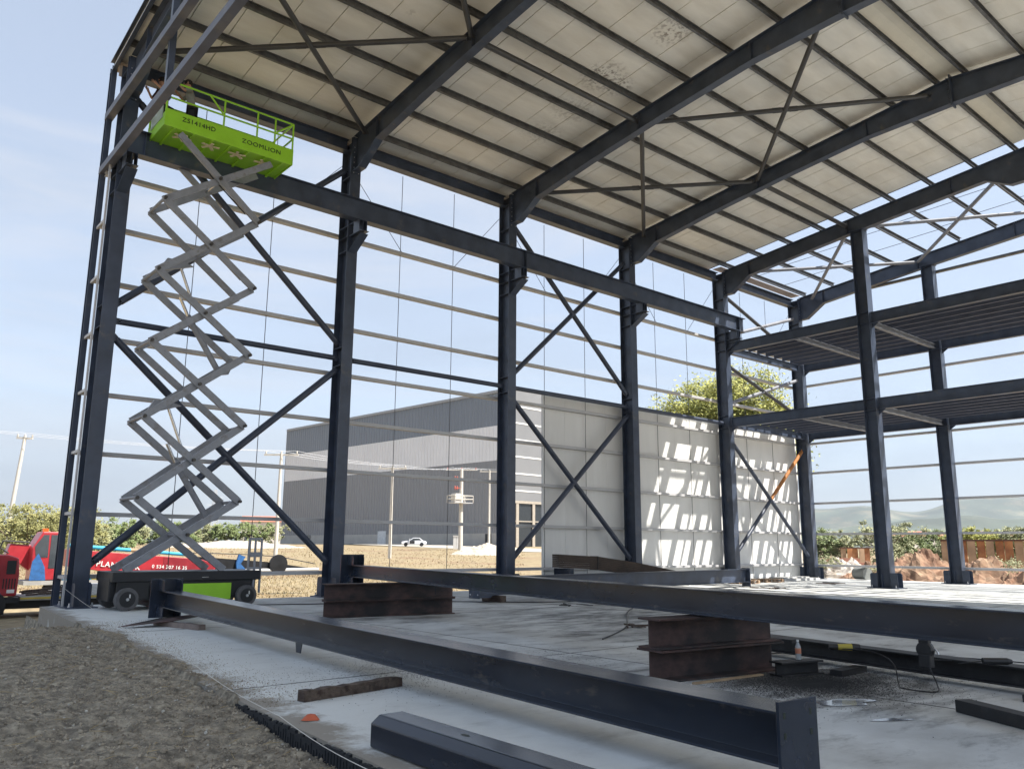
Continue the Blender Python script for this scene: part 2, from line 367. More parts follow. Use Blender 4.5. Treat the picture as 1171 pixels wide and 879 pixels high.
# ------------------------------------------------------------------ rafters
raftlab = ['outermost roof rafter above the scissor lift at the top left', 'roof rafter springing from the column right of the scissor lift',
           'long roof rafter crossing the top middle of the view', 'roof rafter that reaches the right edge above the mezzanine',
           'roof rafter with open sky behind it, resting on the free-standing column', 'farthest roof rafter, on the end wall above the bare purlins']
for i, cx in enumerate(CX):
    root = empty('roof_rafter', (cx, 0, 14), raftlab[i], 'rafter', 'roof rafters')
    low = [(-.03, 12.98), (-.42, 12.98), (-1.35, 13.55), (-4, 13.93), (-7, 14.27), (-10.2, 14.57), (RIDGE, 14.60)]
    if i >= 4: low = [(-.03, 12.98), (-.42, 12.98), (-1.35, 13.60), (-4, 13.9), (-7, 14.22), (-11.4, 14.62), (-12.2, 14.2), (RIDGE, 14.2)]
    low = low + [(2 * RIDGE - y, z) for y, z in low[-2:1:-1]] + [(ROOF_SHADE_END, rz(ROOF_SHADE_END) - .7)]
    top = [(-.03, rz(0) - .012), (RIDGE, rz(RIDGE) - .012), (ROOF_SHADE_END, rz(ROOF_SHADE_END) - .012)]
    web = MB().poly([(cx - .006, y, z + .014) for y, z in low] + [(cx - .006, y, z) for y, z in reversed(top)], (.012, 0, 0))
    web.build('web', STEEL, root)
    fl = MB()
    for (ya, za), (yb, zb) in zip(low[:-1], low[1:]):
        fl.poly([(cx - .13, ya, za), (cx - .13, yb, zb), (cx - .13, yb, zb + .014), (cx - .13, ya, za + .014)], (.26, 0, 0))
    fl.build('bottom_flange', STEEL, root)
    ft = MB()
    for (ya, za), (yb, zb) in zip(top[:-1], top[1:]):
        ft.poly([(cx - .13, ya, za), (cx - .13, yb, zb), (cx - .13, yb, zb + .014), (cx - .13, ya, za + .014)], (.26, 0, 0))
    ft.build('top_flange', STEEL, root)
    ep = MB().box((cx - .15, -.028, 12.9), (cx + .15, -.004, 14.12)); ep.build('end_plate', STEEL, root)
    zb = low[6][1] if i < 4 else 14.2
    rp_ = MB().box((cx - .15, RIDGE - .02, zb - .08), (cx + .15, RIDGE + .02, rz(RIDGE) + .1))
    bolts(rp_, (cx - .152, RIDGE + .07, (zb + rz(RIDGE)) / 2), (0, 1, 0), (0, 0, 1), 1, 6, .1, .16, .018, -.03)
    bolts(rp_, (cx - .01, RIDGE + .07, (zb + rz(RIDGE)) / 2), (0, 1, 0), (0, 0, 1), 1, 6, .1, .16, .022, -.05)
    rp_.build('ridge_splice', STEEL, root)
    for y in (-1.35, -6.1, -10.2):
        zt = rz(y) - .014
        zl = [z0 + (z1 - z0) * (y - y0) / (y1 - y0) for (y0, z0), (y1, z1) in zip(low[:-1], low[1:]) if y1 <= y <= y0][0]
        MB().box((cx - .12, y - .006, zl + .02), (cx + .12, y + .006, zt - .005)).build('stiffener', STEEL, root)

# eave beam, gutter strip, purlins, roof sheets
eb = MB()
for a, b in zip(CX[:-1], CX[1:]):
    eb.prism(Hp(.26, .38), (a + .15, .36, 13.93), (b - .15, .36, 13.93))
tag(eb.build('eave_beam', STEEL), 'dark eave beam running along the top of all the wall columns', 'beam')
gt = MB().box((CX[0] - .25, .52, 14.13), (CX[5] + .1, 1.05, 14.15)); gt.box((CX[0] - .25, 1.05, 14.13), (CX[5] + .1, 1.065, 14.42)); gt.box((CX[0] - .25, .595, 13.78), (CX[5] + .1, .61, 14.12)); gt.box((25.6, .0, 14.33), (CX[5] + .1, .5, 14.345))
tag(gt.build('roof_gutter', mat('gutter_steel', (.44, .38, .34), .6, .2)), 'pale metal gutter strip under the edge of the roof', 'gutter')
PY = [-.35, -1.9, -3.4, -4.95, -6.48, -7.98, -9.5, -11.07, -12.45, -13.25, -14.8, -16.3]
for k, y in enumerate(PY):
    zc = rz(y) + .115
    mb = MB().prism(Cp(.075, .2, .006, .022), (CX[0] - .25, y, zc), (CX[5] + .15, y, zc))
    lab = ('%s roof purlin counted inwards from the eave' % ORD[k]) if k < 8 else ['purlin of the roof on the near side of the ridge cap', 'purlin of the roof on the far slope just past the ridge cap', 'purlin one step beyond the ridge pair, at the top right', 'purlin two steps beyond the ridge pair, near the top right corner'][k - 8]
    tag(mb.build('roof_purlin', PURL), lab, 'purlin', 'roof purlins')
# second plank close to eave
X0, X1 = CX[0] - .30, 25.55
sheet = MB(); x = X0; k = 0
while x < X1 - .2:
    xe = min(x + 1.0, X1); g = .011
    for ya, yb in ((1.0, RIDGE), (RIDGE, ROOF_SHADE_END)):
        za, zb = zoff(ya) if ya <= 0 else 14.15 - .1 * ya + .22, zoff(yb)
        dz = .0 + (k % 2) * .002
        sheet.poly([(x + g, ya, za + dz), (x + g, yb, zb + dz), (x + g, yb, zb + .06), (x + g, ya, za + .06)], (xe - x - 2 * g, 0, 0))
    x += 1.0; k += 1
sheet2 = MB()
sheet2.poly([(X0, 1.0, 14.15 + .12 + .062), (X0, RIDGE, zoff(RIDGE) + .062), (X0, RIDGE, zoff(RIDGE) + .08), (X0, 1.0, 14.15 + .12 + .08)], (X1 - X0, 0, 0))
sheet2.poly([(X0, RIDGE, zoff(RIDGE) + .062), (X0, ROOF_SHADE_END, zoff(ROOF_SHADE_END) + .062), (X0, ROOF_SHADE_END, zoff(ROOF_SHADE_END) + .08), (X0, RIDGE, zoff(RIDGE) + .08)], (X1 - X0, 0, 0))
rroot = empty('roof_sheeting', (X0, 0, 14), 'cream underside of the insulated roof sheets, ending short of the last bay', 'roof')
sheet2.build('outer_skin', mat('joint_dark', (.06, .055, .045), .9), rroot)
sh = sheet.build('sheets', ROOF, rroot); (lambda *a: None)(sh, 'cream underside of the insulated roof sheets, ending short of the last bay', 'roof')
rc = MB().poly([(X0, RIDGE + .36, zoff(RIDGE + .36) - .02), (X0, RIDGE, zoff(RIDGE) - .012), (X0, RIDGE - .36, zoff(RIDGE - .36) - .02), (X0, RIDGE - .36, zoff(RIDGE - .36) - .03), (X0, RIDGE, zoff(RIDGE) - .022), (X0, RIDGE + .36, zoff(RIDGE + .36) - .03)], (X1 - X0, 0, 0))
tag(rc.build('ridge_cap', mat('ridge_cap_cream', (.66, .62, .52), .45, 0, .04)), 'smooth pale strip closing the roof ridge between two purlins', 'roof trim')

# purlin tie rods in the open bay
for j, x in enumerate((27.9, 30.1)):
    mb = MB()
    for ya, yb in zip(PY[:8], PY[1:9]): mb.tube((x, ya, rz(ya) + .1), (x + .25, yb, rz(yb) + .1), .012, 5)
    tag(mb.build('tie_rod', WIREM), ('thin rod tying the bare purlins together, nearer the roof edge', 'thin rod tying the bare purlins together, nearer the end wall')[j], 'rod', 'rods between the bare purlins')

# roof bracing tubes
def brace(p0, p1, r, label, m_=TUBE, splice=True, group='bracing tubes', cat='brace', gus=True, half=None):
    p0, p1 = V(p0), V(p1); d = (p1 - p0).normalized()
    root = empty('brace_tube', p0, label, cat, group)
    mid = (p0 + p1) / 2
    if half:
        MB().tube(p0 + d * .15, mid, r, 12).build('lower_tube', m_, root)
        MB().tube(mid, p1 - d * .15, r, 12).build('upper_tube', half, root)
    else:
        MB().tube(p0 + d * .15, p1 - d * .15, r, 12).build('tube', m_, root)
    n_ = d.cross(V((0, 1, 0)) if abs(d.y) < .3 else V((0, 0, 1))).normalized()
    for p, s_ in ((p0, 1), (p1, -1)):
        g = MB(); q = p + d * s_ * .02; e = p + d * s_ * .34
        g.poly([q - n_ * .09, e - n_ * .07, e + n_ * .07, q + n_ * .09], d.cross(n_) * .014)
        o = g.build('gusset', m_ if not half or s_ > 0 else half, root)
        bt = MB(); bolts(bt, p + d * s_ * .2 - d.cross(n_) * .0, n_, d, 2, 2, .08, .09, .016, .03); bolts(bt, p + d * s_ * .2, n_, d, 2, 2, .08, .09, .016, -.03)
        bt.build('bolt_group', BOLT, o)
    if splice:
        for s_ in (-1, 1):
            c = mid + d * s_ * (r + .18)
            g = MB().prism(Rp(2.3 * r, .03), c - d * .13, c + d * .13, upv=n_); g2 = g.build('splice_plate', m_, root)
            bt = MB(); bolts(bt, c, n_, d, 2, 2, .07, .1, .014, .03); bolts(bt, c, n_, d, 2, 2, .07, .1, .014, -.03); bt.build('bolt_group', BOLT, g2)
    return root
bayname = ['the outermost roof bay', None, 'the middle roof bay', None, 'the open end roof bay']
def rbz(y): return rz(y) - .28
for b in (0, 2, 4):
    xa, xb = CX[b] + .1, CX[b + 1] - .1
    for c, (ya, yb) in enumerate(((-.75, -6.1), (-6.1, -12.3))):
        where = ('next to the eave', 'next to the ridge')[c]
        mm_ = TUBEL if b < 4 else TUBEG
        brace((xa, ya, rbz(ya)), (xb, yb, rbz(yb)), .075, 'roof brace in %s %s, with bolted splices' % (bayname[b], where), mm_)
        brace((xa, yb, rbz(yb) - .02), (xb, ya, rbz(ya) - .02), .075, 'roof brace in %s %s, without splices' % (bayname[b], where), mm_, splice=False)
for b, lab in ((1, 'straight round strut between the second and third roof rafters'), (3, 'straight round strut between the fourth and fifth roof rafters')):
    brace((CX[b] + .05, -6.1, rbz(-6.1)), (CX[b + 1] - .05, -6.1, rbz(-6.1)), .085, lab, TUBEL, splice=False, cat='strut')
# wall bracing
wy = .26
def wx(b): return CX[b] + .17, CX[b + 1] - .17
bn = {0: 'behind the scissor lift', 2: 'in front of the shaded wall panels', 4: 'in the farthest wall bay'}
for b in (0, 2):
    a, c = wx(b)
    brace((a, wy, .95), (c, wy, 6.65), .095, 'lower wall brace %s rising to the right' % bn[b])
    brace((a, wy - .02, 6.6), (c, wy - .02, .95), .095, 'lower wall brace %s falling to the right' % bn[b], splice=False)
    brace((a, wy, 7.4), (c, wy, 13.1), .095, 'upper wall brace %s rising to the right' % bn[b])
    brace((a, wy - .02, 13.1), (c, wy - .02, 7.4), .095, 'upper wall brace %s falling to the right' % bn[b], splice=False)
a, c = wx(4)
brace((a, wy, 1.1), (c, wy, 6.25), .085, 'lower brace in the farthest wall bay, upper half orange', TUBE, splice=True, half=RUSTY)
brace((a, wy - .02, 6.3), (c, wy - .02, 1.0), .085, 'lower brace in the farthest wall bay falling to the right', TUBE, splice=False)
brace((a, wy, 7.9), (c, wy, 9.85), .085, 'middle brace in the farthest wall bay rising to the right', TUBEG)
brace((a, wy - .02, 9.75), (c, wy - .02, 7.9), .085, 'middle brace in the farthest wall bay falling to the right', TUBEL, splice=False)
brace((a, wy, 11.1), (c, wy, 13.1), .085, 'top brace in the farthest wall bay rising to the right', TUBEG)
brace((a, wy - .02, 13.1), (c, wy - .02, 11.0), .085, 'top brace in the farthest wall bay falling to the right', TUBEL, splice=False)
sl = ['horizontal strut at mid height behind the scissor lift', 'horizontal strut at mid height left of the warehouse corner', 'horizontal strut along the top of the shaded wall panels', 'horizontal strut along the top of the sunlit wall panels']
for b in range(4):
    a, c = wx(b)
    brace((a, wy, 6.98), (c, wy, 6.98), .08, sl[b], splice=False, cat='strut', group='mid height wall struts')
for z, lab in ((6.98, 'steel beam along the top of the farthest wall panels'), (10.45, 'steel beam high in the farthest wall bay')):
    mb = MB().prism(Hp(.2, .34), (wx(4)[0], .2, z), (wx(4)[1], .2, z))
    tag(mb.build('wall_beam', STEEL), lab, 'beam')

# crane runway beam
cr = empty('crane_runway_beam', (0, -.45, 11.2), 'long dark crane runway beam on brackets crossing the columns', 'beam')
MB().prism(Hp(.30, .66, .018, .012), (CX[0] - .05, -.45, 11.52), (26.45, -.45, 11.52)).build('girder', STEEL, cr)
for k in range(0, 27):
    x = CX[0] + .3 + k * 1.0
    if x < 26.3 and k % 13 == 0: MB().box((x, -.59, 11.212), (x + .01, -.31, 11.828)).build('stiffener', STEEL, cr)

# girts per bay
bl = ['behind the scissor lift', 'left of the warehouse corner', 'right of the warehouse corner', 'left of the crane runway end', 'in the farthest side wall bay']
for b in range(5):
    x0 = CX[b] - (.3 if b == 0 else 0) + .01; x1 = CX[b + 1] - .01
    for k, z in enumerate(GZ):
        mb = MB().prism(Cp(.19, .10, .005, .018), (x1, .69, z), (x0, .69, z))
        o = mb.build('wall_girt', GALV)
        tag(o, 'horizontal wall rail %s, %s from the ground' % (bl[b], ORD[k]), 'wall rail', 'side wall rails')
    for j in (1, 2):
        x = CX[b] + S * j / 3
        tag(MB().tube((x, .69, .1), (x, .69, 13.75), .011, 5).build('sag_rod', WIREM), 'thin vertical rod %s, %s one of the bay' % (bl[b], ('left', 'right')[j - 1]), 'rod', 'vertical rods tying the wall rails')
    for j, (xa, xb) in enumerate(((CX[b] + .15, CX[b] + S / 3), (CX[b + 1] - .15, CX[b] + 2 * S / 3))):
        tag(MB().tube((xa, .6, 13.35), (xb, .6, 11.02), .010, 5).build('tie_wire', WIREM), 'thin slanting rod under the eave %s, %s one' % (bl[b], ('left', 'right')[j]), 'rod', 'slanting rods under the eave')

# gable end rails: near corner (left) and far gable (right)
gx = -.62
root = empty('corner_post', (gx, 1.0, 0), 'narrow dark corner post left of the corner column', 'post')
MB().prism(Cp(.13, .22, .008, .02), (gx, 1.04, 0), (gx, 1.02, 14.2), upv=(0, 1, 0)).build('post', STEEL, root)
root = empty('door_jamb', (gx, .3, 0), 'pale edged door jamb channel against the corner column', 'door frame')
MB().prism(Rp(.045, .05), (gx, .24, 0), (gx, .24, 11.1), upv=(0, 1, 0)).build('jamb', GALV, root)
for k, z in enumerate([.68, 2.17, 3.65, 5.14, 6.58, 8.05, 9.53]):
    mb = MB().prism(Rp(.05, .07), (gx, .27, z), (gx, .915, z))
    tag(mb.build('corner_rail', GALV), 'short rail bridging the corner post and door jamb, %s from the ground' % ORD[k], 'wall rail', 'short rails at the corner')
for z, lab in ((11.15, 'long slanting-looking gable rail crossing in front of the lift basket'), (12.72, 'long gable rail just under the outer rafter'), (14.0, None)):
    if lab: tag(MB().prism(Cp(.18, .19, .007, .03), (gx, -15.5, z), (gx, 1.05, z)).build('gable_rail', STEELL), lab, 'wall rail', 'long gable rails')
tag(MB().prism(Rp(.14, .14), (gx + .13, -3.75, 11.2), (gx + .13, -3.75, 14.35), upv=(0, 1, 0)).build('gable_post', STEEL), 'short upright post between the gable rails at the top left', 'post')
tag(MB().prism(Cp(.10, .40, .01, .03), (gx - .02, 1.15, 14.22), (gx - .02, RIDGE, rz(RIDGE) + .26)).build('verge_angle', STEEL), 'dark sloping edge member along the outermost roof verge', 'roof trim')
for k, z in enumerate([.64, 2.14, 3.63, 5.13, 6.60, 9.56, 13.93]):
    mb = MB().prism(Cp(.19, .10, .005, .018), (32.62, -22, z), (32.62, .6, z))
    tag(mb.build('end_wall_girt', GALV if z < 13 else PURL), 'long end wall rail at the far right, %s from the ground' % ORD[k], 'wall rail', 'end wall rails')

# white wall panels, one cladding per bay
pl = ['white insulated wall panels in shade behind the cross brace', 'white wall panels striped with sunlight between two columns', 'white wall panels in the farthest bay with slanting sunlight stripes']
for b, (xa, xb) in enumerate(((15.0, CX[3]), (CX[3], CX[4]), (CX[4], 32.45))):
    root = empty('wall_cladding', (xa, .75, 0), pl[b], 'wall panels', 'white wall cladding')
    mb = MB(); x = xa; top = 7.15
    while x < xb - .05:
        xe = min(x + 1.13, xb)
        mb.box((x + .003, .79, -.05), (xe - .003, .855, top)); x = xe
    mb.box((xa, .857, -.05), (xb, .875, top))
    mb.build('panel_sheets', PANEL, root)
    MB().box((xa, .77, top + .001), (xb, .89, top + .05)).build('top_trim', TRIM, root)
    MB().box((xa, .775, -.02), (xb, .787, .12)).build('base_trim', mat('pale_flashing', (.55, .56, .56), .5), root)

# ------------------------------------------------------------------ mezzanine
for lev, z in enumerate((6.99, 10.45)):
    for e, x in enumerate((CX[4], CX[5])):
        root = empty('deck_girder', (x, -.1, z), '%s mezzanine girder on the %s side, running out of view to the right' % (('lower', 'upper')[lev], ('near', 'far')[e]), 'beam', 'mezzanine girders')
        for ya, yb in ((-.03, -6.24), (-6.76, -19)):
            MB().prism(Hp(.22, .44), (x, ya, z), (x, yb, z)).build('girder', STEEL, root)
            MB().poly([(x, ya, z - .21), (x, ya - .30, z - .21), (x, ya, z - .42)], (.012, 0, 0)).build('haunch', STEEL, root)
    for q, y in enumerate((-3.3, -6.5)):
        mb = MB().prism(Hp(.16, .20), (CX[4] + .12, y, z - .07), (CX[5] - .12, y, z - .07))
        tag(mb.build('cross_beam', mat('cross_beam_paint', (.15, .16, .18), .5)), '%s deck cross beam, %s counted from the side wall' % (('lower', 'upper')[lev], ORD[q]), 'beam', 'mezzanine cross beams')
    for k in range(8):
        x = CX[4] + .72 * (k + 1) + .02
        mb = MB().prism(Cp(.07, .20, .006, .02), (x, -.1, z + .13), (x, -19, z + .13))
        tag(mb.build('deck_joist', mat('joist_steel', (.085, .095, .13), .5, 0)), '%s mezzanine joist, %s counted from the near girder' % (('lower', 'upper')[lev], ORD[k]), 'joist', 'mezzanine joists')
exec_deck = True
dk = mat('deck_sheet', (.05, .056, .07), .6)
for lev, z in enumerate((6.99, 10.45)):
    mb = MB()
    for (xa, xb) in ((CX[4] + .15, CX[4] + 1.2),):
        pass

# ------------------------------------------------------------------ slab and ground
EDGE = [(.9, -.95), (-14.5, -2.05), (-22.5, -2.55)]
def edge_x(y):
    for (ya, xa), (yb, xb) in zip(EDGE[:-1], EDGE[1:]):
        if y >= yb: return xa + (xb - xa) * (y - ya) / (yb - ya)
    return EDGE[-1][1]
def slab_mat():
    mm = mat('concrete_slab', (.56, .575, .57), .75, 0, .12, 1.4, .15, 30, col2=(.40, .40, .385), mask=(.42, .66), mscale=.55, stretch=(1, 1.0, 1))
    t = mm.node_tree; b = t.nodes['Principled BSDF']
    src = b.inputs['Base Color'].links[0].from_socket
    g = N(t, 'ShaderNodeNewGeometry')
    def mth(op, a, bb=0):
        n = N(t, 'ShaderNodeMath', operation=op)
        for i, v in enumerate((a, bb)):
            if isinstance(v, (int, float)): n.inputs[i].default_value = v
            else: t.links.new(v, n.inputs[i])
        return n.outputs[0]
    tot = None
    for (c, rad, amp) in (((3.6, -16.2, 0), 2.0, .9), ((2.6, -17.3, 0), 1.1, .55), ((4.3, -6.2, 0), 2.6, .45), ((8, -9, 0), 4.5, .5), ((13, -6, 0), 6, .4), ((5.5, -11.6, 0), 1.9, .45), ((10.5, -6.0, 0), 1.2, .3), ((2.0, -14.6, 0), 1.2, .35)):
        dn = N(t, 'ShaderNodeVectorMath', operation='DISTANCE'); t.links.new(g.outputs['Position'], dn.inputs[0]); dn.inputs[1].default_value = c
        r = N(t, 'ShaderNodeMapRange'); r.inputs[1].default_value = rad; r.inputs[2].default_value = 0; r.inputs[3].default_value = 0; r.inputs[4].default_value = amp
        t.links.new(dn.outputs['Value'], r.inputs[0]); tot = r.outputs[0] if tot is None else mth('MAXIMUM', tot, r.outputs[0])
    ns = N(t, 'ShaderNodeTexNoise'); ns.inputs['Scale'].default_value = 1.3; ns.inputs['Detail'].default_value = 10; ns.inputs['Roughness'].default_value = .72
    ms = N(t, 'ShaderNodeMapping'); ms.inputs['Rotation'].default_value = (0, 0, R(35)); ms.inputs['Scale'].default_value = (.8, 2.2, 1)
    t.links.new(g.outputs['Position'], ms.inputs[0]); t.links.new(ms.outputs[0], ns.inputs[0])
    s = mth('ADD', ns.outputs[0], mth('MULTIPLY', tot, .38))
    r = N(t, 'ShaderNodeMapRange'); r.inputs[1].default_value = .52; r.inputs[2].default_value = .74; t.links.new(s, r.inputs[0])
    mk = mth('MULTIPLY', r.outputs[0], .85)
    mxx = N(t, 'ShaderNodeMix', data_type='RGBA'); t.links.new(mk, mxx.inputs[0]); t.links.new(src, mxx.inputs[6]); mxx.inputs[7].default_value = (.045, .046, .046, 1)
    sxz = N(t, 'ShaderNodeSeparateXYZ'); t.links.new(g.outputs['Position'], sxz.inputs[0])
    dist = mth('ADD', mth('ADD', sxz.outputs[0], .95), mth('MULTIPLY', mth('SUBTRACT', .9, sxz.outputs[1]), .0714))
    nd = N(t, 'ShaderNodeTexNoise'); nd.inputs['Scale'].default_value = 1.7; nd.inputs['Detail'].default_value = 9; nd.inputs['Roughness'].default_value = .75; t.links.new(g.outputs['Position'], nd.inputs[0])
    rl = N(t, 'ShaderNodeMapRange'); rl.inputs[1].default_value = 3.4; rl.inputs[2].default_value = 1.2; rl.inputs[4].default_value = .7; t.links.new(mth('ADD', dist, mth('MULTIPLY', mth('SUBTRACT', nd.outputs[0], .5), 5.0)), rl.inputs[0])
    ml = N(t, 'ShaderNodeMix', data_type='RGBA'); t.links.new(rl.outputs[0], ml.inputs[0]); t.links.new(mxx.outputs[2], ml.inputs[6]); ml.inputs[7].default_value = (.70, .72, .70, 1); mxx = ml
    rd = N(t, 'ShaderNodeMapRange'); rd.inputs[1].default_value = -.16; rd.inputs[2].default_value = .10; t.links.new(mth('SUBTRACT', mth('MULTIPLY', mth('SUBTRACT', nd.outputs[0], .36), 1.7), dist), rd.inputs[0])
    m4 = N(t, 'ShaderNodeMix', data_type='RGBA'); t.links.new(mth('MULTIPLY', rd.outputs[0], .8), m4.inputs[0]); t.links.new(mxx.outputs[2], m4.inputs[6]); m4.inputs[7].default_value = (.19, .155, .11, 1)
    mxx = m4
    # fine dark grit
    nf = N(t, 'ShaderNodeTexNoise'); nf.inputs['Scale'].default_value = 34; nf.inputs['Detail'].default_value = 4; t.links.new(g.outputs['Position'], nf.inputs[0])
    rf = N(t, 'ShaderNodeMapRange'); rf.inputs[1].default_value = .66; rf.inputs[2].default_value = .72; rf.inputs[4].default_value = .6; t.links.new(nf.outputs[0], rf.inputs[0])
    m3 = N(t, 'ShaderNodeMix', data_type='RGBA'); t.links.new(mth('MULTIPLY', rf.outputs[0], mth('ADD', tot, .25)), m3.inputs[0]); t.links.new(mxx.outputs[2], m3.inputs[6]); m3.inputs[7].default_value = (.05, .045, .04, 1)
    t.links.new(m3.outputs[2], b.inputs['Base Color'])
    return mm
SLAB = slab_mat()
sl_ = MB().poly([(-.95, .9, -.75), (-2.05, -14.5, -.75), (-2.55, -22.5, -.75), (-2.6, -34, -.75), (33.6, -34, -.75), (33.6, .9, -.75)], (0, 0, .75))
tag(sl_.build('floor_slab', SLAB), kind='structure')
# saw-cut joints of the slab
jt = mat('joint_filler', (.10, .10, .10), .9)
mb = MB()
for x in (3.0, 9.5, 16, 22.5, 29): mb.box((x, -33, .001), (x + .012, .85, .004))
for y in (-6.4, -12.9): mb.box((edge_x(y) + .02, y, .001), (33.4, y + .012, .004))
tag(mb.build('slab_joints', jt), kind='structure')

def gmat():
    mm = bpy.data.materials.new('dry_field'); mm.use_nodes = True; t = mm.node_tree; b = t.nodes['Principled BSDF']; b.inputs['Roughness'].default_value = .95
    g = N(t, 'ShaderNodeNewGeometry')
    n1 = N(t, 'ShaderNodeTexNoise'); n1.inputs['Scale'].default_value = .12; n1.inputs['Detail'].default_value = 8; n1.inputs['Roughness'].default_value = .7
    n2 = N(t, 'ShaderNodeTexNoise'); n2.inputs['Scale'].default_value = 2.5; n2.inputs['Detail'].default_value = 8
    t.links.new(g.outputs['Position'], n1.inputs[0]); t.links.new(g.outputs['Position'], n2.inputs[0])
    r1 = N(t, 'ShaderNodeValToRGB'); cr = r1.color_ramp
    cr.elements[0].position = .35; cr.elements[0].color = (.22, .165, .09, 1); cr.elements[1].position = .68; cr.elements[1].color = (.20, .125, .075, 1)
    e = cr.elements.new(.5); e.color = (.27, .215, .125, 1)
    t.links.new(n1.outputs[0], r1.inputs[0])
    r2 = N(t, 'ShaderNodeMapRange'); r2.inputs[1].default_value = .3; r2.inputs[2].default_value = .7; r2.inputs[3].default_value = .65; r2.inputs[4].default_value = 1.25
    t.links.new(n2.outputs[0], r2.inputs[0])
    vm = N(t, 'ShaderNodeVectorMath', operation='SCALE'); t.links.new(r1.outputs[0], vm.inputs[0]); t.links.new(r2.outputs[0], vm.inputs['Scale'])
    t.links.new(vm.outputs[0], b.inputs['Base Color'])
    bb = N(t, 'ShaderNodeBump'); bb.inputs['Strength'].default_value = .6; bb.inputs['Distance'].default_value = .1; t.links.new(n2.outputs[0], bb.inputs['Height']); t.links.new(bb.outputs[0], b.inputs['Normal'])
    return mm
FIELD = gmat()
def terrain_z(x, y):
    dx = max(-1 - x, x - 33.6, 0); dy = max(y - 1, -34 - y, 0); d = math.hypot(dx, dy)
    t = min(max((d - 6) / 130, 0), 1); z = -.74 + 2.4 * t * t * (3 - 2 * t)
    if d > 4: z += .10 * noise.noise(V((x * .08, y * .08, 0))) * min(1, (d - 4) / 10)
    if d > 900: z += 0
    return z
# radial ground sheet
vs = []; fs = []
rads = [0, 8, 16, 22, 26, 30, 34, 38, 43, 50, 58, 67, 78, 90, 105, 125, 150, 190, 260, 400, 700, 1200, 2500, 6000, 14000]
NA = 120; c0 = (14, -12)
vs.append((c0[0], c0[1], -.76))
for r_ in rads[1:]:
    for i in range(NA):
        a = 2 * math.pi * i / NA; x = c0[0] + r_ * math.cos(a); y = c0[1] + r_ * math.sin(a)
        vs.append((x, y, terrain_z(x, y)))
for i in range(NA): fs.append((0, 1 + i, 1 + (i + 1) % NA))
for j in range(len(rads) - 2):
    for i in range(NA):
        a = 1 + j * NA; fs.append((a + i, a + NA + i, a + NA + (i + 1) % NA, a + (i + 1) % NA))
gmb = MB(); gmb.add(vs, fs, True)
tag(gmb.build('ground', FIELD), kind='structure')

# foreground soil bank, real relief
def soil_mat():
    mm = mat('dry_brown_soil', (.38, .335, .255), .95, 0, .4, 12, 1.0, 80, col2=(.15, .13, .10), mask=(.38, .62), mscale=7)
    return mm
SOIL = soil_mat()
def soil_h(x, y):
    ex = edge_x(y)
    base = -.02 if y < -5 else -.02 - .62 * min(1, (y + 5) / 5.2) ** 1.3
    if y < -13.3: base = -.02 - .11 * min(1, (-13.3 - y) / 1.4)
    left = max(0, ex - x)
    base += .0 + .12 * min(left / 5, 1) * (1 if y < -6 else .3)
    if x > ex - .02:                                  # spill over the slab
        f = .22 + .55 * noise.noise(V((y * .9, 3.3, 0))) + .34 * noise.noise(V((y * 3.1, 7.7, 0))) + .18 * noise.noise(V((y * 9, 1, 0)))
        if -13.6 < y < -4.2:
            f = f * min(1, (y + 13.6) / 1.2, (-4.2 - y) / 1.0)
            t = (x - ex) / max(f, .03)
            return .035 - .06 * t + .02 * noise.noise(V((x * 9, y * 9, 0))) if f > .02 else -.3
        return -.35
    n = .045 * noise.noise(V((x * 2.2, y * 2.2, .3))) + .035 * noise.noise(V((x * 6, y * 6, 1.3))) + .022 * noise.noise(V((x * 17, y * 17, 2.3))) + .012 * noise.noise(V((x * 41, y * 41, 2.3)))
    k = min(1, left / .25 + .25)
    return base + n * k
vs = []; fs = []; xs = []; x = -10.0
while x < -.2:
    xs.append(x); x += .035 if x > -4.2 else .055 if x > -6 else .12
ys = []; y = -22.6
while y < 3.2:
    ys.append(y); y += .04 if y < -9 else .07 if y < -3 else .14
nx = len(xs)
for yy in ys:
    for xx in xs: vs.append((xx, yy, soil_h(xx, yy)))
for j in range(len(ys) - 1):
    for i in range(nx - 1):
        a = j * nx + i
        if vs[a][2] < -.3 and vs[a + nx + 1][2] < -.3 and vs[a + 1][2] < -.3 and xs[i] > edge_x(ys[j]): continue
        fs.append((a, a + 1, a + nx + 1, a + nx))
sm_ = MB(); sm_.add(vs, fs, True); tag(sm_.build('soil_bank', SOIL), kind='structure')
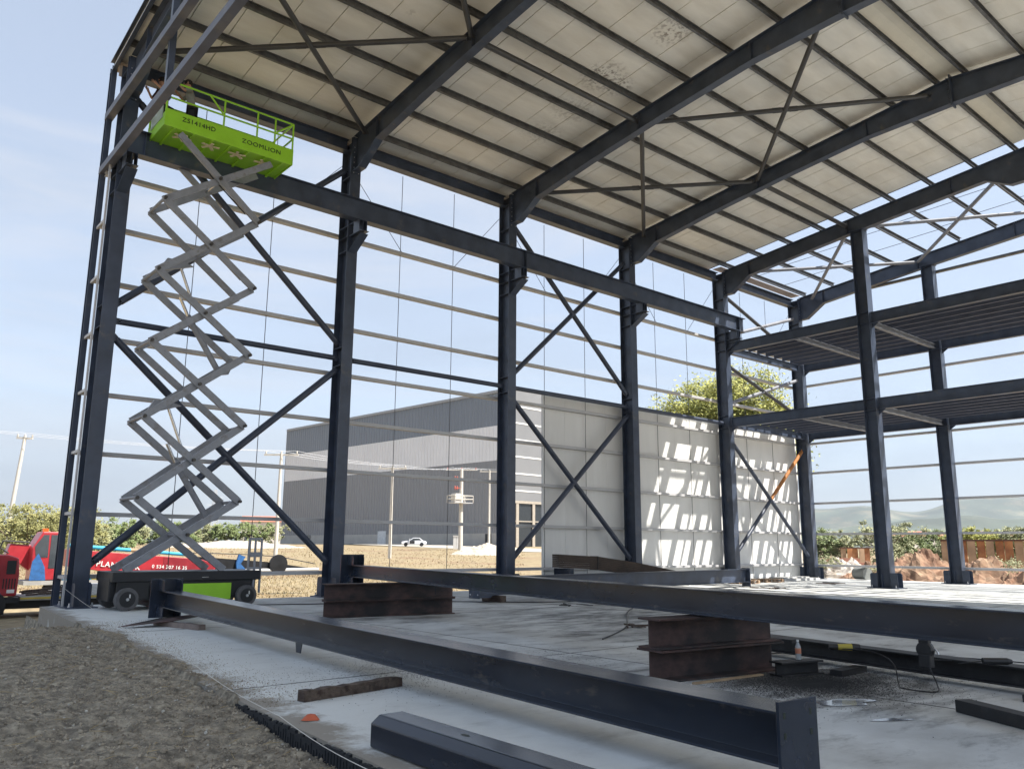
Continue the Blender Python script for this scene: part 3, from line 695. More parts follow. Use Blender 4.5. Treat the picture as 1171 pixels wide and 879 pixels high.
# clods, stones and straw scattered over it
_g = (1 + 5 ** .5) / 2
ICOV = [V(p).normalized() for p in ((-1, _g, 0), (1, _g, 0), (-1, -_g, 0), (1, -_g, 0), (0, -1, _g), (0, 1, _g), (0, -1, -_g), (0, 1, -_g), (_g, 0, -1), (_g, 0, 1), (-_g, 0, -1), (-_g, 0, 1))]
ICOF = [(0, 11, 5), (0, 5, 1), (0, 1, 7), (0, 7, 10), (0, 10, 11), (1, 5, 9), (5, 11, 4), (11, 10, 2), (10, 7, 6), (7, 1, 8), (3, 9, 4), (3, 4, 2), (3, 2, 6), (3, 6, 8), (3, 8, 9), (4, 9, 5), (2, 4, 11), (6, 2, 10), (8, 6, 7), (9, 8, 1)]
def scatter(name, label, n, m_, smin, smax, yr, straw=False, seed=1, onslab=False):
    rnd = random.Random(seed); mb = MB()
    vs = []; fs = []
    for k in range(n):
        y = rnd.uniform(*yr); ex = edge_x(y)
        x = ex - abs(rnd.gauss(0, 1.0)) * 1.9 + .25 if not onslab else ex + .1 + abs(rnd.gauss(0, .32)) * (1 + 1.2 * max(0, noise.noise(V((y * .8, 2.2, 0)))) * 2)
        if x < -9 or (x > ex and not (-13 < y < -4.5) and not onslab): continue
        z = soil_h(x, y) if not onslab else .0
        if z < -.25 and not onslab: z = 0.0 if -13 < y < -5 else z
        if onslab: z = 0.0
        b = len(vs)
        if straw:
            a = rnd.uniform(0, math.pi); l = rnd.uniform(smin, smax); d = V((math.cos(a), math.sin(a), rnd.uniform(-.1, .25))) * l
            c = V((x, y, z + .015)); p = d.cross(V((0, 0, 1))).normalized() * .0022; q = V((0, 0, .003))
            vs += [c - p, c + p, c + d + p, c + d - p, c + d / 2 + q * 2]; fs += [(b, b + 1, b + 4), (b + 1, b + 2, b + 4), (b + 2, b + 3, b + 4), (b + 3, b, b + 4)]
        else:
            s_ = rnd.uniform(smin, smax) * rnd.uniform(.45, 1)
            c = V((x, y, z + s_ * .2)); sq = rnd.uniform(.55, .9); M_ = Matrix.Rotation(rnd.uniform(0, 6.28), 3, 'Z') @ Matrix.Rotation(rnd.uniform(-.6, .6), 3, 'X')
            vs += [c + M_ @ (p * s_ * rnd.uniform(.72, 1.12)) * sq for p in ICOV]
            fs += [tuple(b + q for q in f) for f in ICOF]
    mb.add(vs, fs, False)
    tag(mb.build(name, m_), label, name.replace('_', ' '), kind='stuff')
CLOD = mat('soil_clod', (.44, .385, .295), .95, 0, .45, 6, .4, 40, col2=(.19, .16, .12), mask=(.4, .6), mscale=3)
scatter('soil_clods', 'small clods of dry brown earth covering the soil bank', 42000, CLOD, .005, .021, (-22, -3), seed=2)
scatter('soil_crumbs', 'earth crumbs spread onto the slab edge', 6000, CLOD, .003, .012, (-14, -4), seed=9, onslab=True)
scatter('earth_lumps', 'larger lumps of brown earth on the soil bank', 1500, CLOD, .022, .045, (-21.5, -3), seed=13)
scatter('pale_stones', 'scattered pale pebbles lying on the brown soil', 520, mat('pale_stone', (.48, .46, .41), .9), .010, .028, (-21, -3), seed=3)
scatter('straw', 'loose dry straw stalks lying on the soil', 450, mat('straw', (.36, .28, .15), .9), .04, .20, (-21, -3), straw=True, seed=4)

# bitumen / foam edging of the slab where the bank drops
mb = MB(); y = -13.4; rnd = random.Random(5)
while y > -19.5:
    x = edge_x(y); h = rnd.uniform(.004, .035)
    mb.box((x - .03, y, -.26), (x - .004, y - .055, -.0 - h)); mb.box((x - .036, y - .01, -.2), (x - .03, y - .03, -.02 - h * 2))
    y -= .052
tag(mb.build('slab_edging', mat('bitumen_sheet', (.014, .017, .022), .7)), 'torn black waterproofing sheet along the slab edge', 'edging')
# string line
pts = [at(68, 668, 0, -.55), V((-1.0, -5.5, .10)), V((-1.75, -11.7, .10)), V((-2.12, -14.7, .06)), V((-2.35, -16.7, .03)), V((-2.6, -19.5, .02))]
pp = []
for a, b in zip(pts[:-1], pts[1:]):
    for k in range(8):
        q = a.lerp(b, k / 8); pp.append(q - V((0, 0, .03 * math.sin(math.pi * k / 8))))
pp.append(pts[-1])
tag(MB().path(pp, .003, 5).build('string_line', STRING), 'white builder string stretched from the corner column along the slab edge', 'string')

# ------------------------------------------------------------------ steel members on the floor
def hbeam_thing(name, p0, p1, w_, h, label, group, m_=STEELF, base_at0=None, end1=None, cleats=()):
    p0, p1 = V(p0), V(p1); d = (p1 - p0).normalized(); s_ = d.cross(V((0, 0, 1))).normalized(); u = s_.cross(d)
    root = empty(name, p0, label, 'steel beam', group)
    MB().prism(Hp(w_, h, .016, .012), p0, p1).build('beam', m_, root, bevel=.003)
    if end1:
        pw, phi, plo = end1
        g = MB().poly([p1 - s_ * pw[0] + u * phi, p1 + s_ * pw[1] + u * phi, p1 + s_ * pw[1] - u * plo, p1 - s_ * pw[0] - u * plo], d * .022); g.build('end_plate', m_, root, bevel=.003)
        g = MB()
        for aa in (-pw[0] + .07, pw[1] - .05):
            for bb in (phi - .08, 0.02, -plo + .06):
                c = p1 + s_ * aa + u * bb + d * .0225
                g.prism([(-.011, -.018), (.011, -.018), (.011, .018), (-.011, .018)], c - d * .001, c + d * .001, upv=u)
        g.build('bolt_hole', BLKTXT, root)
    if base_at0:
        bw, bh = base_at0
        c = p0 - d * .0
        MB().prism(Rp(bw, bh), c - d * .03, c).build('base_plate', m_, root, bevel=.004)
        for sgn in (-1, 1):      # stiffening fins around the foot of the column
            for q in (-1, 1):
                o = s_ * (q * w_ * .48); z0, z1 = sgn * (h / 2 + .004), sgn * bh * .48
                MB().poly([c + o + u * z0, c + o + u * z1, c + d * .42 + o + u * z1, c + d * .50 + o + u * (z1 - sgn * .06), c + d * .50 + o + u * z0], s_ * .014).build('foot_gusset', m_, root)
            MB().poly([c + d * .02 - s_ * w_ * .46 + u * sgn * (h / 2 + .004), c + d * .02 + s_ * w_ * .46 + u * sgn * (h / 2 + .004), c + d * .02 + s_ * w_ * .46 + u * sgn * bh * .46, c + d * .02 - s_ * w_ * .46 + u * sgn * bh * .46], d * .012).build('foot_gusset', m_, root)
        bt = MB()
        for q in (-1, 1):
            for r_ in (-.34, 0, .34): bt.tube(c - d * .035 + s_ * q * bw * .36 + u * r_ * bh, c - d * .028 + s_ * q * bw * .36 + u * r_ * bh, .022, 8)
        bt.build('anchor_hole', BOLT, root)
    for t_, wd in cleats:
        c = p0 + d * t_ - u * h / 2
        MB().poly([c - d * wd, c + d * wd, c + d * wd * .6 - u * .17, c - d * wd * .6 - u * .17], s_ * .012).build('cleat', m_, root)
    return root
A0, A1 = V((.33, -4.05, .40)), V((-.62, -18.55, .345))
hbeam_thing('spare_column', A0, A1, .34, .31, 'nearest painted steel member lying across the slab with a bolted end plate', 'steel members laid out on the slab', base_at0=(.62, .76), end1=((.19, .19), .215, .34), cleats=((6.9, .12),))
B0, B1 = V((5.25, -2.75, .835)), V((1.72, -20.6, .835))
hbeam_thing('spare_column', B0, B1, .28, .29, 'long painted steel member resting on the two rusty trestle stacks', 'steel members laid out on the slab', base_at0=(.6, .80), cleats=((5.2, .0001),))
D0, D1 = V((8.2, -4.0, .42)), V((22.3, -2.75, .42))
hbeam_thing('spare_column', D0, D1, .30, .48, 'painted steel member lying behind the others, end plate near the far column', 'steel members laid out on the slab', STEELL if False else STEEL, end1=((.18, .18), .28, .415), base_at0=(.4, .62), cleats=((3.6, .25),))
for q, (x, y) in enumerate(((8.9, -3.93),)):
    tag(MB().box((x - .1, y - .4, 0), (x + .1, y + .4, .17)).build('timber_block', WOOD, bevel=.01), ('dark timber under the left end of the rear steel member', 'dark timber under the right end of the rear steel member')[q], 'timber', 'blocks under the rear member')

# rusty trestle stacks
def crib(p0, p1, hs, label, ofs):
    p0, p1 = V(p0), V(p1); z = 0
    d = (p1 - p0).normalized(); s_ = d.cross(V((0, 0, 1)))
    for k, (h, w_) in enumerate(hs):
        o = d * ofs[k]
        root = empty('trestle_beam', p0 + o + V((0, 0, z)), label[k], 'steel beam', 'rusty trestle beams')
        c0_, c1_ = p0 + o + V((0, 0, z + h / 2 + .001)), p1 + o + V((0, 0, z + h / 2 + .001))
        MB().prism(Hp(w_, h, .022, .016), c0_, c1_).build('beam', RUST, root, bevel=.004)
        z += h + .004
crib((2.9, -5.8, 0), (5.75, -6.35, 0), ((.34, .30), (.335, .32)), ('bottom beam of the rusty stack by the left column, reddish', 'upper blackened beam of the rusty stack by the left column'), (0, .0))
crib((2.0, -15.18, 0), (3.98, -15.45, 0), ((.335, .42), (.33, .36)), ('bottom beam of the rusty stack nearest the bottle', 'upper scorched beam of the rusty stack nearest the bottle'), (0, .0))
tag(MB().prism(Rp(.05, .02), (2.2, -15.62, .012), (3.35, -15.72, .012)).build('timber_lath', PALE), 'pale thin lath lying in front of the nearer rusty stack', 'lath')
# low black beam with tools
C0, C1 = V((4.25, -15.3, .17)), V((4.15, -19.6, .17))
hbeam_thing('low_beam', C0 + V((1.0, 1.7, 0)), C1, .26, .20, 'low black steel beam lying under the clamp and the tools', None, BLACKD)
tag(MB().box((4.0, -16.35, 0), (4.6, -16.2, .068)).build('steel_packer', BLACKD), 'steel packer under the low black beam near the puddle', 'packer')
tag(MB().box((3.9, -18.4, 0), (4.5, -18.25, .068)).build('steel_packer', BLACKD), 'steel packer under the low black beam at the right edge', 'packer')
st = MB().prism(Hp(.2, .16, .02, .02), (3.42, -15.86, .082), (4.05, -16.02, .082)); tag(st.build('beam_offcut', BLACKD), 'short scorched beam offcut beside the rusty stack', 'offcut')
st = MB().prism(Rp(.16, .11), (2.93, -18.08, .056), (2.35, -19.2, .056)); tag(st.build('black_bar', BLACKD, bevel=.008), 'dark square bar on the floor at the right edge', 'bar')
tag(MB().prism(Rp(.10, .04), (4.5, -15.05, .29), (4.44, -15.5, .29)).build('steel_offcut', BLACKD), 'small flat offcut on the low beam', 'offcut')
# water bottle
bt = empty('water_bottle', (3.80, -15.93, .164), 'clear water bottle with an orange label beside the rusty stack', 'bottle')
bx, by, bz = 3.80, -15.93, .164
MB().lathe([(.028, 0), (.033, .01), (.033, .14), (.030, .15), (.013, .195), (.013, .21)], (bx, by, bz), 16).build('bottle', mat('clear_plastic', (.55, .6, .62), .15, 0, .05, spec=.8, alpha=.55), bt)
MB().lathe([(.0345, .07), (.0345, .13)], (bx, by, bz), 16).build('paper_label', mat('orange_label', (.55, .22, .13), .6), bt)
MB().lathe([(.015, .205), (.015, .225)], (bx, by, bz), 12).build('cap', WHITE, bt)
# yellow and black grinder
gp = at(968, 741, 2, .30); gx_, gy_ = gp.x, gp.y
g = empty('work_gloves', (gx_, gy_, .272), 'yellow and black angle grinder lying on the low beam', 'power tool')
g.name = 'angle_grinder'
dd = V((.70, -.72, 0)).normalized()
c = V((gx_, gy_, .315)); 
MB().tube(c - dd * .10, c + dd * .06, .034, 12, .04).build('body', mat('tool_yellow', (.42, .34, .05), .5), g)
MB().tube(c + dd * .06, c + dd * .15, .045, 12, .036).build('gear_head', BLACK, g)
MB().tube(c - dd * .20, c - dd * .10, .028, 12, .034).build('handle', BLACK, g)
MB().tube(c + dd * .12 + V((0, 0, -.03)), c + dd * .12 + V((0, 0, -.024)), .062, 16).build('disc', BLACKD, g)
gp2 = at(1140, 757, 2, .30)
g = empty('angle_grinder', (gp2.x, gp2.y, .272), 'black angle grinder with trailing lead at the right end of the low beam', 'power tool')
c = V((gp2.x, gp2.y, .312))
MB().tube(c - dd * .14, c + dd * .10, .034, 12, .036).build('body', BLACK, g)
MB().tube(c + dd * .10, c + dd * .15, .036, 12, .02).build('gear_head', BLACK, g)
MB().path([c - dd * .14, c - dd * .2 + V((-.05, .02, -.01)), c - dd * .32 + V((-.03, .05, -.03))], .006).build('lead', BLACK, g)
# lever hoist between the two beams
hp = at(1058, 740, 2, .48); hx, hy = hp.x, hp.y
h = empty('lever_hoist', (hx, hy, .272), 'black lever hoist clamped under the long member above the low beam', 'hoist')
MB().lathe([(.03, -.05), (.075, -.045), (.085, -.02), (.085, .02), (.075, .045), (.03, .05)], (hx, hy, .46), 16, 'x').build('drum_housing', BLACK, h)
MB().box((hx - .05, hy - .06, .29), (hx + .05, hy + .06, .42)).build('clamp_body', BLACK, h, bevel=.01)
MB().box((hx - .04, hy - .05, .52), (hx + .04, hy + .05, .66)).build('top_clamp', BLACK, h, bevel=.01)
MB().path([V((hx, hy, .56)), V((hx - .12, hy + .06, .60)), V((hx - .20, hy + .10, .60))], .012, 8).tube((hx - .19, hy + .09, .60), (hx - .26, hy + .12, .60), .02, 8).build('lever', BLACK, h)
MB().path([V((hx + .03, hy - .05, .42)) + V((0, -.06 * math.cos(a), .06 * math.sin(a))) for a in [i * .5 for i in range(9)]], .010).build('hook', CHROME, h)
# cables
def cable(pts, r, label, m_=BLACK, name='cable', n=6):
    pts = [V(p) for p in pts]; out_ = []
    for i in range(len(pts) - 1):
        p0_ = pts[max(i - 1, 0)]; p1_ = pts[i]; p2_ = pts[i + 1]; p3_ = pts[min(i + 2, len(pts) - 1)]
        for k in range(n):
            t = k / n; out_.append(.5 * ((2 * p1_) + (-p0_ + p2_) * t + (2 * p0_ - 5 * p1_ + 4 * p2_ - p3_) * t * t + (-p0_ + 3 * p1_ - 3 * p2_ + p3_) * t ** 3))
    out_.append(pts[-1])
    return tag(MB().path(out_, r, 6).build(name, m_), label, 'cable')
cable([(gx_ - .1, gy_ + .1, .30), (4.25, -16.6, .285), (4.12, -16.9, .20), (3.9, -17.05, .02), (3.7, -17.2, .012), (3.75, -17.5, .012), (4.02, -17.4, .06), (4.1, -17.3, .26), (4.2, -17.5, .285)], .007, 'black lead looping down from the low beam beside the hoist')
cable([(4.6, -12.0, .012), (6.5, -10.8, .012), (9.5, -8.2, .012), (13, -6.2, .012), (17, -5.9, .012)], .011, 'black hose running across the middle of the slab')
cable([(3.3, -1.6, .012), (5.5, -2.4, .012), (7.5, -3.0, .012), (10, -5.0, .012), (13.5, -5.2, .012)], .012, 'dark hose lying from the lift wheel towards the rear member')
cable([(4.4, -14.4, .012), (5.6, -14.9, .012), (6.4, -15.6, .012), (6.9, -16.9, .012), (7.0, -18.4, .012)], .008, 'thin black lead on the slab behind the low beam')

# tube in the foreground and timbers
t0, t1 = V((-1.80, -15.90, .115)), V((-1.86, -19.0, .115))
ft = empty('square_tube', t0, 'thick bluish square steel tube lying at the bottom edge', 'steel tube')
MB().prism([(-.17, -.10), (-.15, -.113), (.15, -.113), (.17, -.10), (.17, .06), (.10, .113), (-.10, .113), (-.17, .06)], t0, t1).build('tube', STEELF, ft, bevel=.01)
dt = (t1 - t0).normalized(); st_ = dt.cross(V((0, 0, 1)))
c = t0 + dt * .95 + V((0, 0, .114)); MB().add([c + dt * (.045 * math.cos(a)) + st_ * (.02 * math.sin(a)) for a in [i * math.pi / 5 for i in range(10)]], [tuple(range(10))]).build('bolt_hole', BLKTXT, ft)
def timber(p0, p1, w_, h, label, m_=WOOD):
    tb = MB(); p0, p1 = V(p0), V(p1); n = 14; d = (p1 - p0); rnd2 = random.Random(int(abs(p0.x * 100)))
    s_ = d.normalized().cross(V((0, 0, 1)))
    vs = []
    for i in range(n + 1):
        c = p0 + d * i / n
        a, b = w_ / 2 * rnd2.uniform(.9, 1.08), h * rnd2.uniform(.88, 1.05)
        vs += [c - s_ * a, c + s_ * a, c + s_ * a * .9 + V((0, 0, b)), c - s_ * a * .9 + V((0, 0, b))]
    fs = [(0, 1, 2, 3), (n * 4 + 3, n * 4 + 2, n * 4 + 1, n * 4)]
    for i in range(n):
        for k in range(4): fs.append((i * 4 + k, i * 4 + (k + 1) % 4, i * 4 + 4 + (k + 1) % 4, i * 4 + 4 + k))
    tb.add(vs, fs)
    return tag(tb.build('timber', m_, bevel=.004), label, 'timber')
timber((-1.55, -13.92, .002), (-.33, -13.72, .002), .12, .10, 'weathered split timber lying on the pale slab')
timber((-.22, -5.35, .002), (.10, -6.75, .002), .16, .09, 'short grey timber under the foot of the nearest member', mat('grey_timber', (.20, .16, .14), .9, 0, .25, 5, .3, 14))
pl_ = MB().poly([(-.95, -5.6, .02), (-.1, -5.9, .10), (.75, -5.2, .12), (.45, -5.05, .12), (-.2, -5.3, .10)], (0, 0, .012)); tag(pl_.build('steel_plate', RUST), 'thin dark plate resting on the short grey timber', 'plate')
# orange rag and debris
rg = MB(); rnd3 = random.Random(3); c = at(355, 821, 2, .01)
ring = [(c.x + .07 * math.cos(a) * rnd3.uniform(.7, 1.3), c.y + .09 * math.sin(a) * rnd3.uniform(.7, 1.2), .006) for a in [i * math.pi / 5 for i in range(10)]]
rg.add([(c.x, c.y, .05)] + ring + [(p[0] * .5 + c.x * .5, p[1] * .5 + c.y * .5, rnd3.uniform(.02, .05)) for p in ring], [(1 + i, 1 + (i + 1) % 10, 11 + (i + 1) % 10, 11 + i) for i in range(10)] + [(0, 11 + i, 11 + (i + 1) % 10) for i in range(10)], True)
tag(rg.build('orange_rag', mat('orange_rag', (.50, .12, .06), .9)), 'small orange rag dropped by the slab edge', 'rag')
def debris(x, y, r_, label, m_=BLACKD, n=7, seed=0, name='debris_pile', fl=.5):
    rnd4 = random.Random(seed + int(x * 10)); mb = MB()
    for k in range(n):
        px_, py_ = x + rnd4.uniform(-r_, r_), y + rnd4.uniform(-r_, r_); a = rnd4.uniform(0, 3.14); l = rnd4.uniform(.3, .9) * r_
        mb.prism(Rp(rnd4.uniform(.02, .05), rnd4.uniform(.006, .03) * fl * 2), (px_ - l * math.cos(a), py_ - l * math.sin(a), .02), (px_ + l * math.cos(a), py_ + l * math.sin(a), .02 + rnd4.uniform(0, .03)))
    return tag(mb.build(name, m_), label, 'debris')
debris(9.6, -6.3, .3, 'small heap of dark scraps on the slab under the rear member')
debris(6.6, -10.9, .25, 'scraps lying left of the nearer rusty stack', mat('brown_scrap', (.07, .05, .04), .9), 9)
debris(7.0, -3.6, .35, 'bundled pipe fittings lying by the foot of the second column', GALV, 6)
debris(21.8, -4.0, .5, 'offcuts strewn on the slab below the far column', mat('brown_scrap', (.07, .05, .04), .9), 9)
debris(27.4, -3.6, .5, 'offcuts strewn on the sunlit slab near the mezzanine column', mat('brown_scrap', (.07, .05, .04), .9), 8)
# puddles
def puddle(cx_, cy_, rx, ry, ang, label, seed):
    rnd5 = random.Random(seed); n = 40; vs = [(cx_, cy_, .006)]
    ph = [rnd5.uniform(0, 6.28) for _ in range(4)]
    for i in range(n):
        a = 2 * math.pi * i / n; r_ = 1 + .18 * math.sin(2 * a + ph[0]) + .14 * math.sin(3 * a + ph[1]) + .10 * math.sin(5 * a + ph[2]) + .07 * math.sin(9 * a + ph[3])
        x, y = rx * r_ * math.cos(a), ry * r_ * math.sin(a)
        vs.append((cx_ + x * math.cos(ang) - y * math.sin(ang), cy_ + x * math.sin(ang) + y * math.cos(ang), .006))
    mb = MB().add(vs, [(0, 1 + i, 1 + (i + 1) % n) for i in range(n)])
    mm = mat('puddle_water', (.22, .225, .23), .03, 0, .1, 6, 0, 8, spec=1.0)
    mm.node_tree.nodes['Principled BSDF'].inputs['IOR'].default_value = 1.9
    tag(mb.build('puddle', mm), label, 'puddle', 'puddles on the slab')
view = R(35)
q = at(940, 768, 2, 0); puddle(q.x, q.y, .55, .22, R(-30), 'largest puddle beside the low black beam', 1)
q = at(965, 803, 2, 0); puddle(q.x, q.y, .32, .16, R(-30), 'puddle in front of the steel end plate among black grit', 2)
q = at(1018, 823, 2, 0); puddle(q.x, q.y, .16, .06, R(-30), 'smallest puddle near the square bar', 3)
# heaps of black grit
def grit(name, c, rad, n, label, seed, m_):
    rnd6 = random.Random(seed); vs = []; fs = []
    for k in range(n):
        a = rnd6.uniform(0, 6.28); r_ = rad * abs(rnd6.gauss(0, .5)); x, y = c[0] + r_ * math.cos(a) * 1.3, c[1] + r_ * math.sin(a) * .9
        s_ = rnd6.uniform(.002, .006); b = len(vs)
        vs += [(x - s_, y - s_, .003), (x + s_, y - s_ * .6, .003), (x, y + s_, .003), (x, y, .003 + s_ * 1.1)]; fs += [(b, b + 1, b + 3), (b + 1, b + 2, b + 3), (b + 2, b, b + 3)]
    tag(MB().add(vs, fs).build(name, m_), label, 'grit', kind='stuff')
grit('black_grit', (3.3, -16.4), 1.2, 30000, 'black shot and ash spread over the slab near the puddles', 3, BLACKD)
grit('black_grit', (.9, -13.0), 1.8, 9000, 'black crumbs lying beyond the nearest steel member', 4, BLACKD)

# bundle of box purlins lying behind
bd = empty('purlin_bundle', (13, -1, 0), 'stack of thin brown box sections strapped together before the shaded panels', 'steel bundle')
BRN = mat('brown_box_section', (.07, .05, .038), .7, .2, .3, 3, .1, 10)
ctr = [V((13.75, -1.2, .78)), V((15.4, -1.45, .70)), V((17.0, -1.7, .50)), V((19.4, -2.1, .10))]
n_ = (ctr[-1] - ctr[0]).normalized().cross(V((0, 0, 1))).normalized()
for i in range(5):
    for j in range(7):
        o_ = n_ * (i - 2) * .082 + V((0, 0, .03 + j * .062)); mb = MB()
        for a, b in zip(ctr[:-1], ctr[1:]): mb.prism(Rp(.078, .056), a + o_, b + o_)
        mb.build('box_section', BRN, bd)
MB().prism(Rp(.45, .46), ctr[0].lerp(ctr[1], .95) + V((0, 0, .215)), ctr[0].lerp(ctr[1], .965) + V((0, 0, .215))).build('strap', BLACK, bd)
tag(MB().box((14.0, -1.6, 0), (14.2, -.85, .75)).build('steel_support', STEELF), 'dark support block under the raised end of the box section stack', 'support')
tag(MB().box((16.85, -2.05, 0), (17.05, -1.35, .47)).build('steel_support', STEELF), 'dark support block under the middle of the box section stack', 'support')

# pallets
def pallet(x, y, rz_, label):
    root = empty('wooden_pallet', (x, y, 0), label, 'pallet', rz=rz_)
    pm = mat('pallet_wood', (.30, .21, .14), .85, 0, .25, 5)
    for k in range(6):
        o = _old_build(MB().box((-.6 + k * .21, -.4, .12), (-.6 + k * .21 + .13, .4, .142)), 'top_board', pm, root)
    for yy in (-.36, 0, .36):
        for xx in (-.52, 0, .52): _old_build(MB().box((xx - .07, yy - .05, .022), (xx + .07, yy + .05, .12)), 'block', pm, root)
        _old_build(MB().box((-.6, yy - .05, 0), (.6, yy + .05, .022)), 'bottom_board', pm, root)
pallet(24.6, -1.1, .1, 'wooden pallet on the slab below the farthest white panels')
pallet(26.8, -.8, -.15, 'second wooden pallet nearer the farthest column')
pr = MB().box((27.8, -.8, .0), (31.2, .3, .10)); pr.box((28.3, -.6, .105), (30.6, .1, .16)); tag(pr.build('panel_stack', mat('dull_panel', (.45, .45, .44), .6), bevel=.01), 'low stack of white panel offcuts at the foot of the farthest wall', 'panels')
dq = at(988, 660, 0, 33.1); dr = MB().tube((dq.x - .1, dq.y + .3, .30), (dq.x - .4, dq.y - .4, .30), .28, 20); tag(dr.build('lying_drum', mat('grey_drum', (.20, .21, .20), .6)), 'grey drum lying on its side behind the mezzanine column', 'drum')

# ------------------------------------------------------------------ scissor lift
LX, LY = .0, -1.6
lift = empty('scissor_lift', (1.45, -.9, 0), 'green scissor lift raised to the eave with its basket extended', 'scissor lift')
x0, x1, y0, y1 = -.05, 3.30, -1.6, -.25
MB().box((x0 + .1, y0 + .06, .22), (x1 - .05, y1 - .06, .80)).build('chassis', BLACK, lift, bevel=.015)
MB().box((x0 - .02, y0, .62), (x1 + .05, y1, .84)).build('chassis_rim', BLACK, lift, bevel=.02)
for sy, yy in ((-1, y0), (1, y1)):
    MB().box((.76, yy - .012 if sy < 0 else yy - .02, .18), (2.62, yy + .02 if sy < 0 else yy + .012, .56)).build('side_tray', GREEN, lift, bevel=.008)
    for wx_ in (.26, 3.0):
        wh = MB().lathe([(.08, -.10), (.235, -.10), (.25, -.08), (.25, .08), (.235, .10), (.08, .10)], (wx_, yy - sy * .02, .25), 28, 'y').build('wheel', RUBBER, lift)
        fy = yy - sy * .02 + sy * .101
        MB().lathe([(.165, 0), (.17, sy * .008)], (wx_, fy, .25), 24, 'y').build('rim', BLACK, wh)
        MB().lathe([(.035, 0), (.03, sy * .03)], (wx_, fy + sy * .008, .25), 10, 'y').build('hub', BOLT, wh)
        MB().box((wx_ + .03, fy + sy * .005, .28), (wx_ + .06, fy + sy * .012, .36)).build('rim_mark', WHITE, wh)
MB().box((x0 - .03, y0 + .2, .2), (x0 + .12, y1 - .2, .70)).build('end_guard', BLACK, lift, bevel=.02)
MB().box((.85, y0 + .1, .05), (2.3, y1 - .1, .2)).build('pothole_guard', BLACK, lift)
MB().box((1.9, y0 - .02, .69), (2.05, y0 + .01, .71)).build('handle', CHROME, lift)
# entry ladder at the right end
lad = MB(); lx = x1 - .30
for xx in (0, .16, .32): lad.box((lx + xx, y0 + .02, .3 if xx else .84), (lx + xx + .045, y0 + .06, 1.62))
for zz in (.86, 1.16, 1.22, 1.57): lad.box((lx + .046, y0 + .022, zz), (lx + .319, y0 + .058, zz + .06))
lad.build('ladder', LIFTG, lift)
# scissor arms
zs = [.86, 2.50, 4.38, 6.20, 7.98, 9.80, 11.60]
xl, xr = .28, 2.68
def arm(pa, pb, yy, hh, tt, nm='scissor_arm', m_=LIFTG):
    MB().prism(Rp(tt, hh), (pa[0], yy, pa[1]), (pb[0], yy, pb[1])).build(nm, m_, lift, bevel=.008)
for k in range(6):
    za, zb = zs[k], zs[k + 1]
    xa, xb = (xl, xr) if k else (xl - .05, xr - .1)
    xa2, xb2 = (xl, xr) if k < 5 else (xl + .15, xr + .25)
    if k == 0: la, ra = xl - .1, xr - .25
    else: la, ra = xl, xr
    lb, rb_ = (xl, xr) if k < 5 else (xl + .22, xr + .28)
    for yy in (-1.50, -.45):
        s_ = .045 if yy < -1 else -.045
        o = 0 if k % 2 == 0 else 1
        arm((la, za), (rb_, zb), yy + s_, .17, .07)
        arm((ra, za), (lb, zb), yy - s_, .17, .07)
    cx_, cz_ = (la + rb_) / 2, (za + zb) / 2
    MB().tube(((la + rb_ + ra + lb) / 4, -1.58, cz_), ((la + rb_ + ra + lb) / 4, -.36, cz_), .035, 10).build('pivot_pin', CHROME if k % 2 else LIFTG, lift)
    for xx in (lb, rb_):
        if k < 5: MB().tube((xx, -1.6, zb), (xx, -.34, zb), .04, 10).build('pivot_pin', LIFTG, lift)
for k in range(6):
    pts_ = [(xl, zs[k + 1]), (xr, zs[k + 1]), ((xl + xr) / 2, (zs[k] + zs[k + 1]) / 2)] if k < 5 else [((xl + xr) / 2 + .1, (zs[5] + zs[6]) / 2)]
    for (xx, zz_) in pts_: MB().tube((xx, -1.66, zz_), (xx, -1.59, zz_), .042, 10).tube((xx, -1.665, zz_), (xx, -1.66, zz_), .02, 8).build('pin_cap', mat('greasy_pin', (.07, .065, .06), .4, .5), lift)
    MB().box((1.2, -1.595, 0), (1.21, -1.59, 0.001))
for k, side in ((0, 1), (2, 1), (1, -1), (3, -1)):           # cylinders and their brackets
    za, zb = zs[k], zs[k + 1]; zc = (za + zb) / 2
    if side > 0:
        MB().tube((xr - .55, -1.0, zb - .42), (1.25, -1.0, zb + .9), .075, 12).build('cylinder', LIFTG, lift)
        MB().tube((1.25, -1.0, zb + .9), (1.02, -1.0, zb + 1.35), .04, 10).build('piston_rod', CHROME, lift)
        MB().poly([(xr - .75, -1.05, zb - .55), (xr - .3, -1.05, zb - .45), (xr - .18, -1.05, zb - .12), (xr - .5, -1.05, zb - .35)], (0, .1, 0)).build('bracket', LIFTG, lift)
    else:
        MB().tube((xl + .62, -1.0, zb + .52), (1.35, -1.0, zb - .55), .035, 10).build('piston_rod', CHROME, lift)
        MB().poly([(xl + .15, -1.05, zb + .12), (xl + .35, -1.05, zb + .5), (xl + .7, -1.05, zb + .5), (xl + 1.0, -1.05, zb + .42)], (0, .1, 0)).build('bracket', LIFTG, lift)
for k in (2, 4, 5):
    MB().tube((1.35, -1.44, zs[k] + 1.0), (2.35, -1.44, zs[k] + .2), .018, 6).build('hydraulic_hose', BLACK, lift)
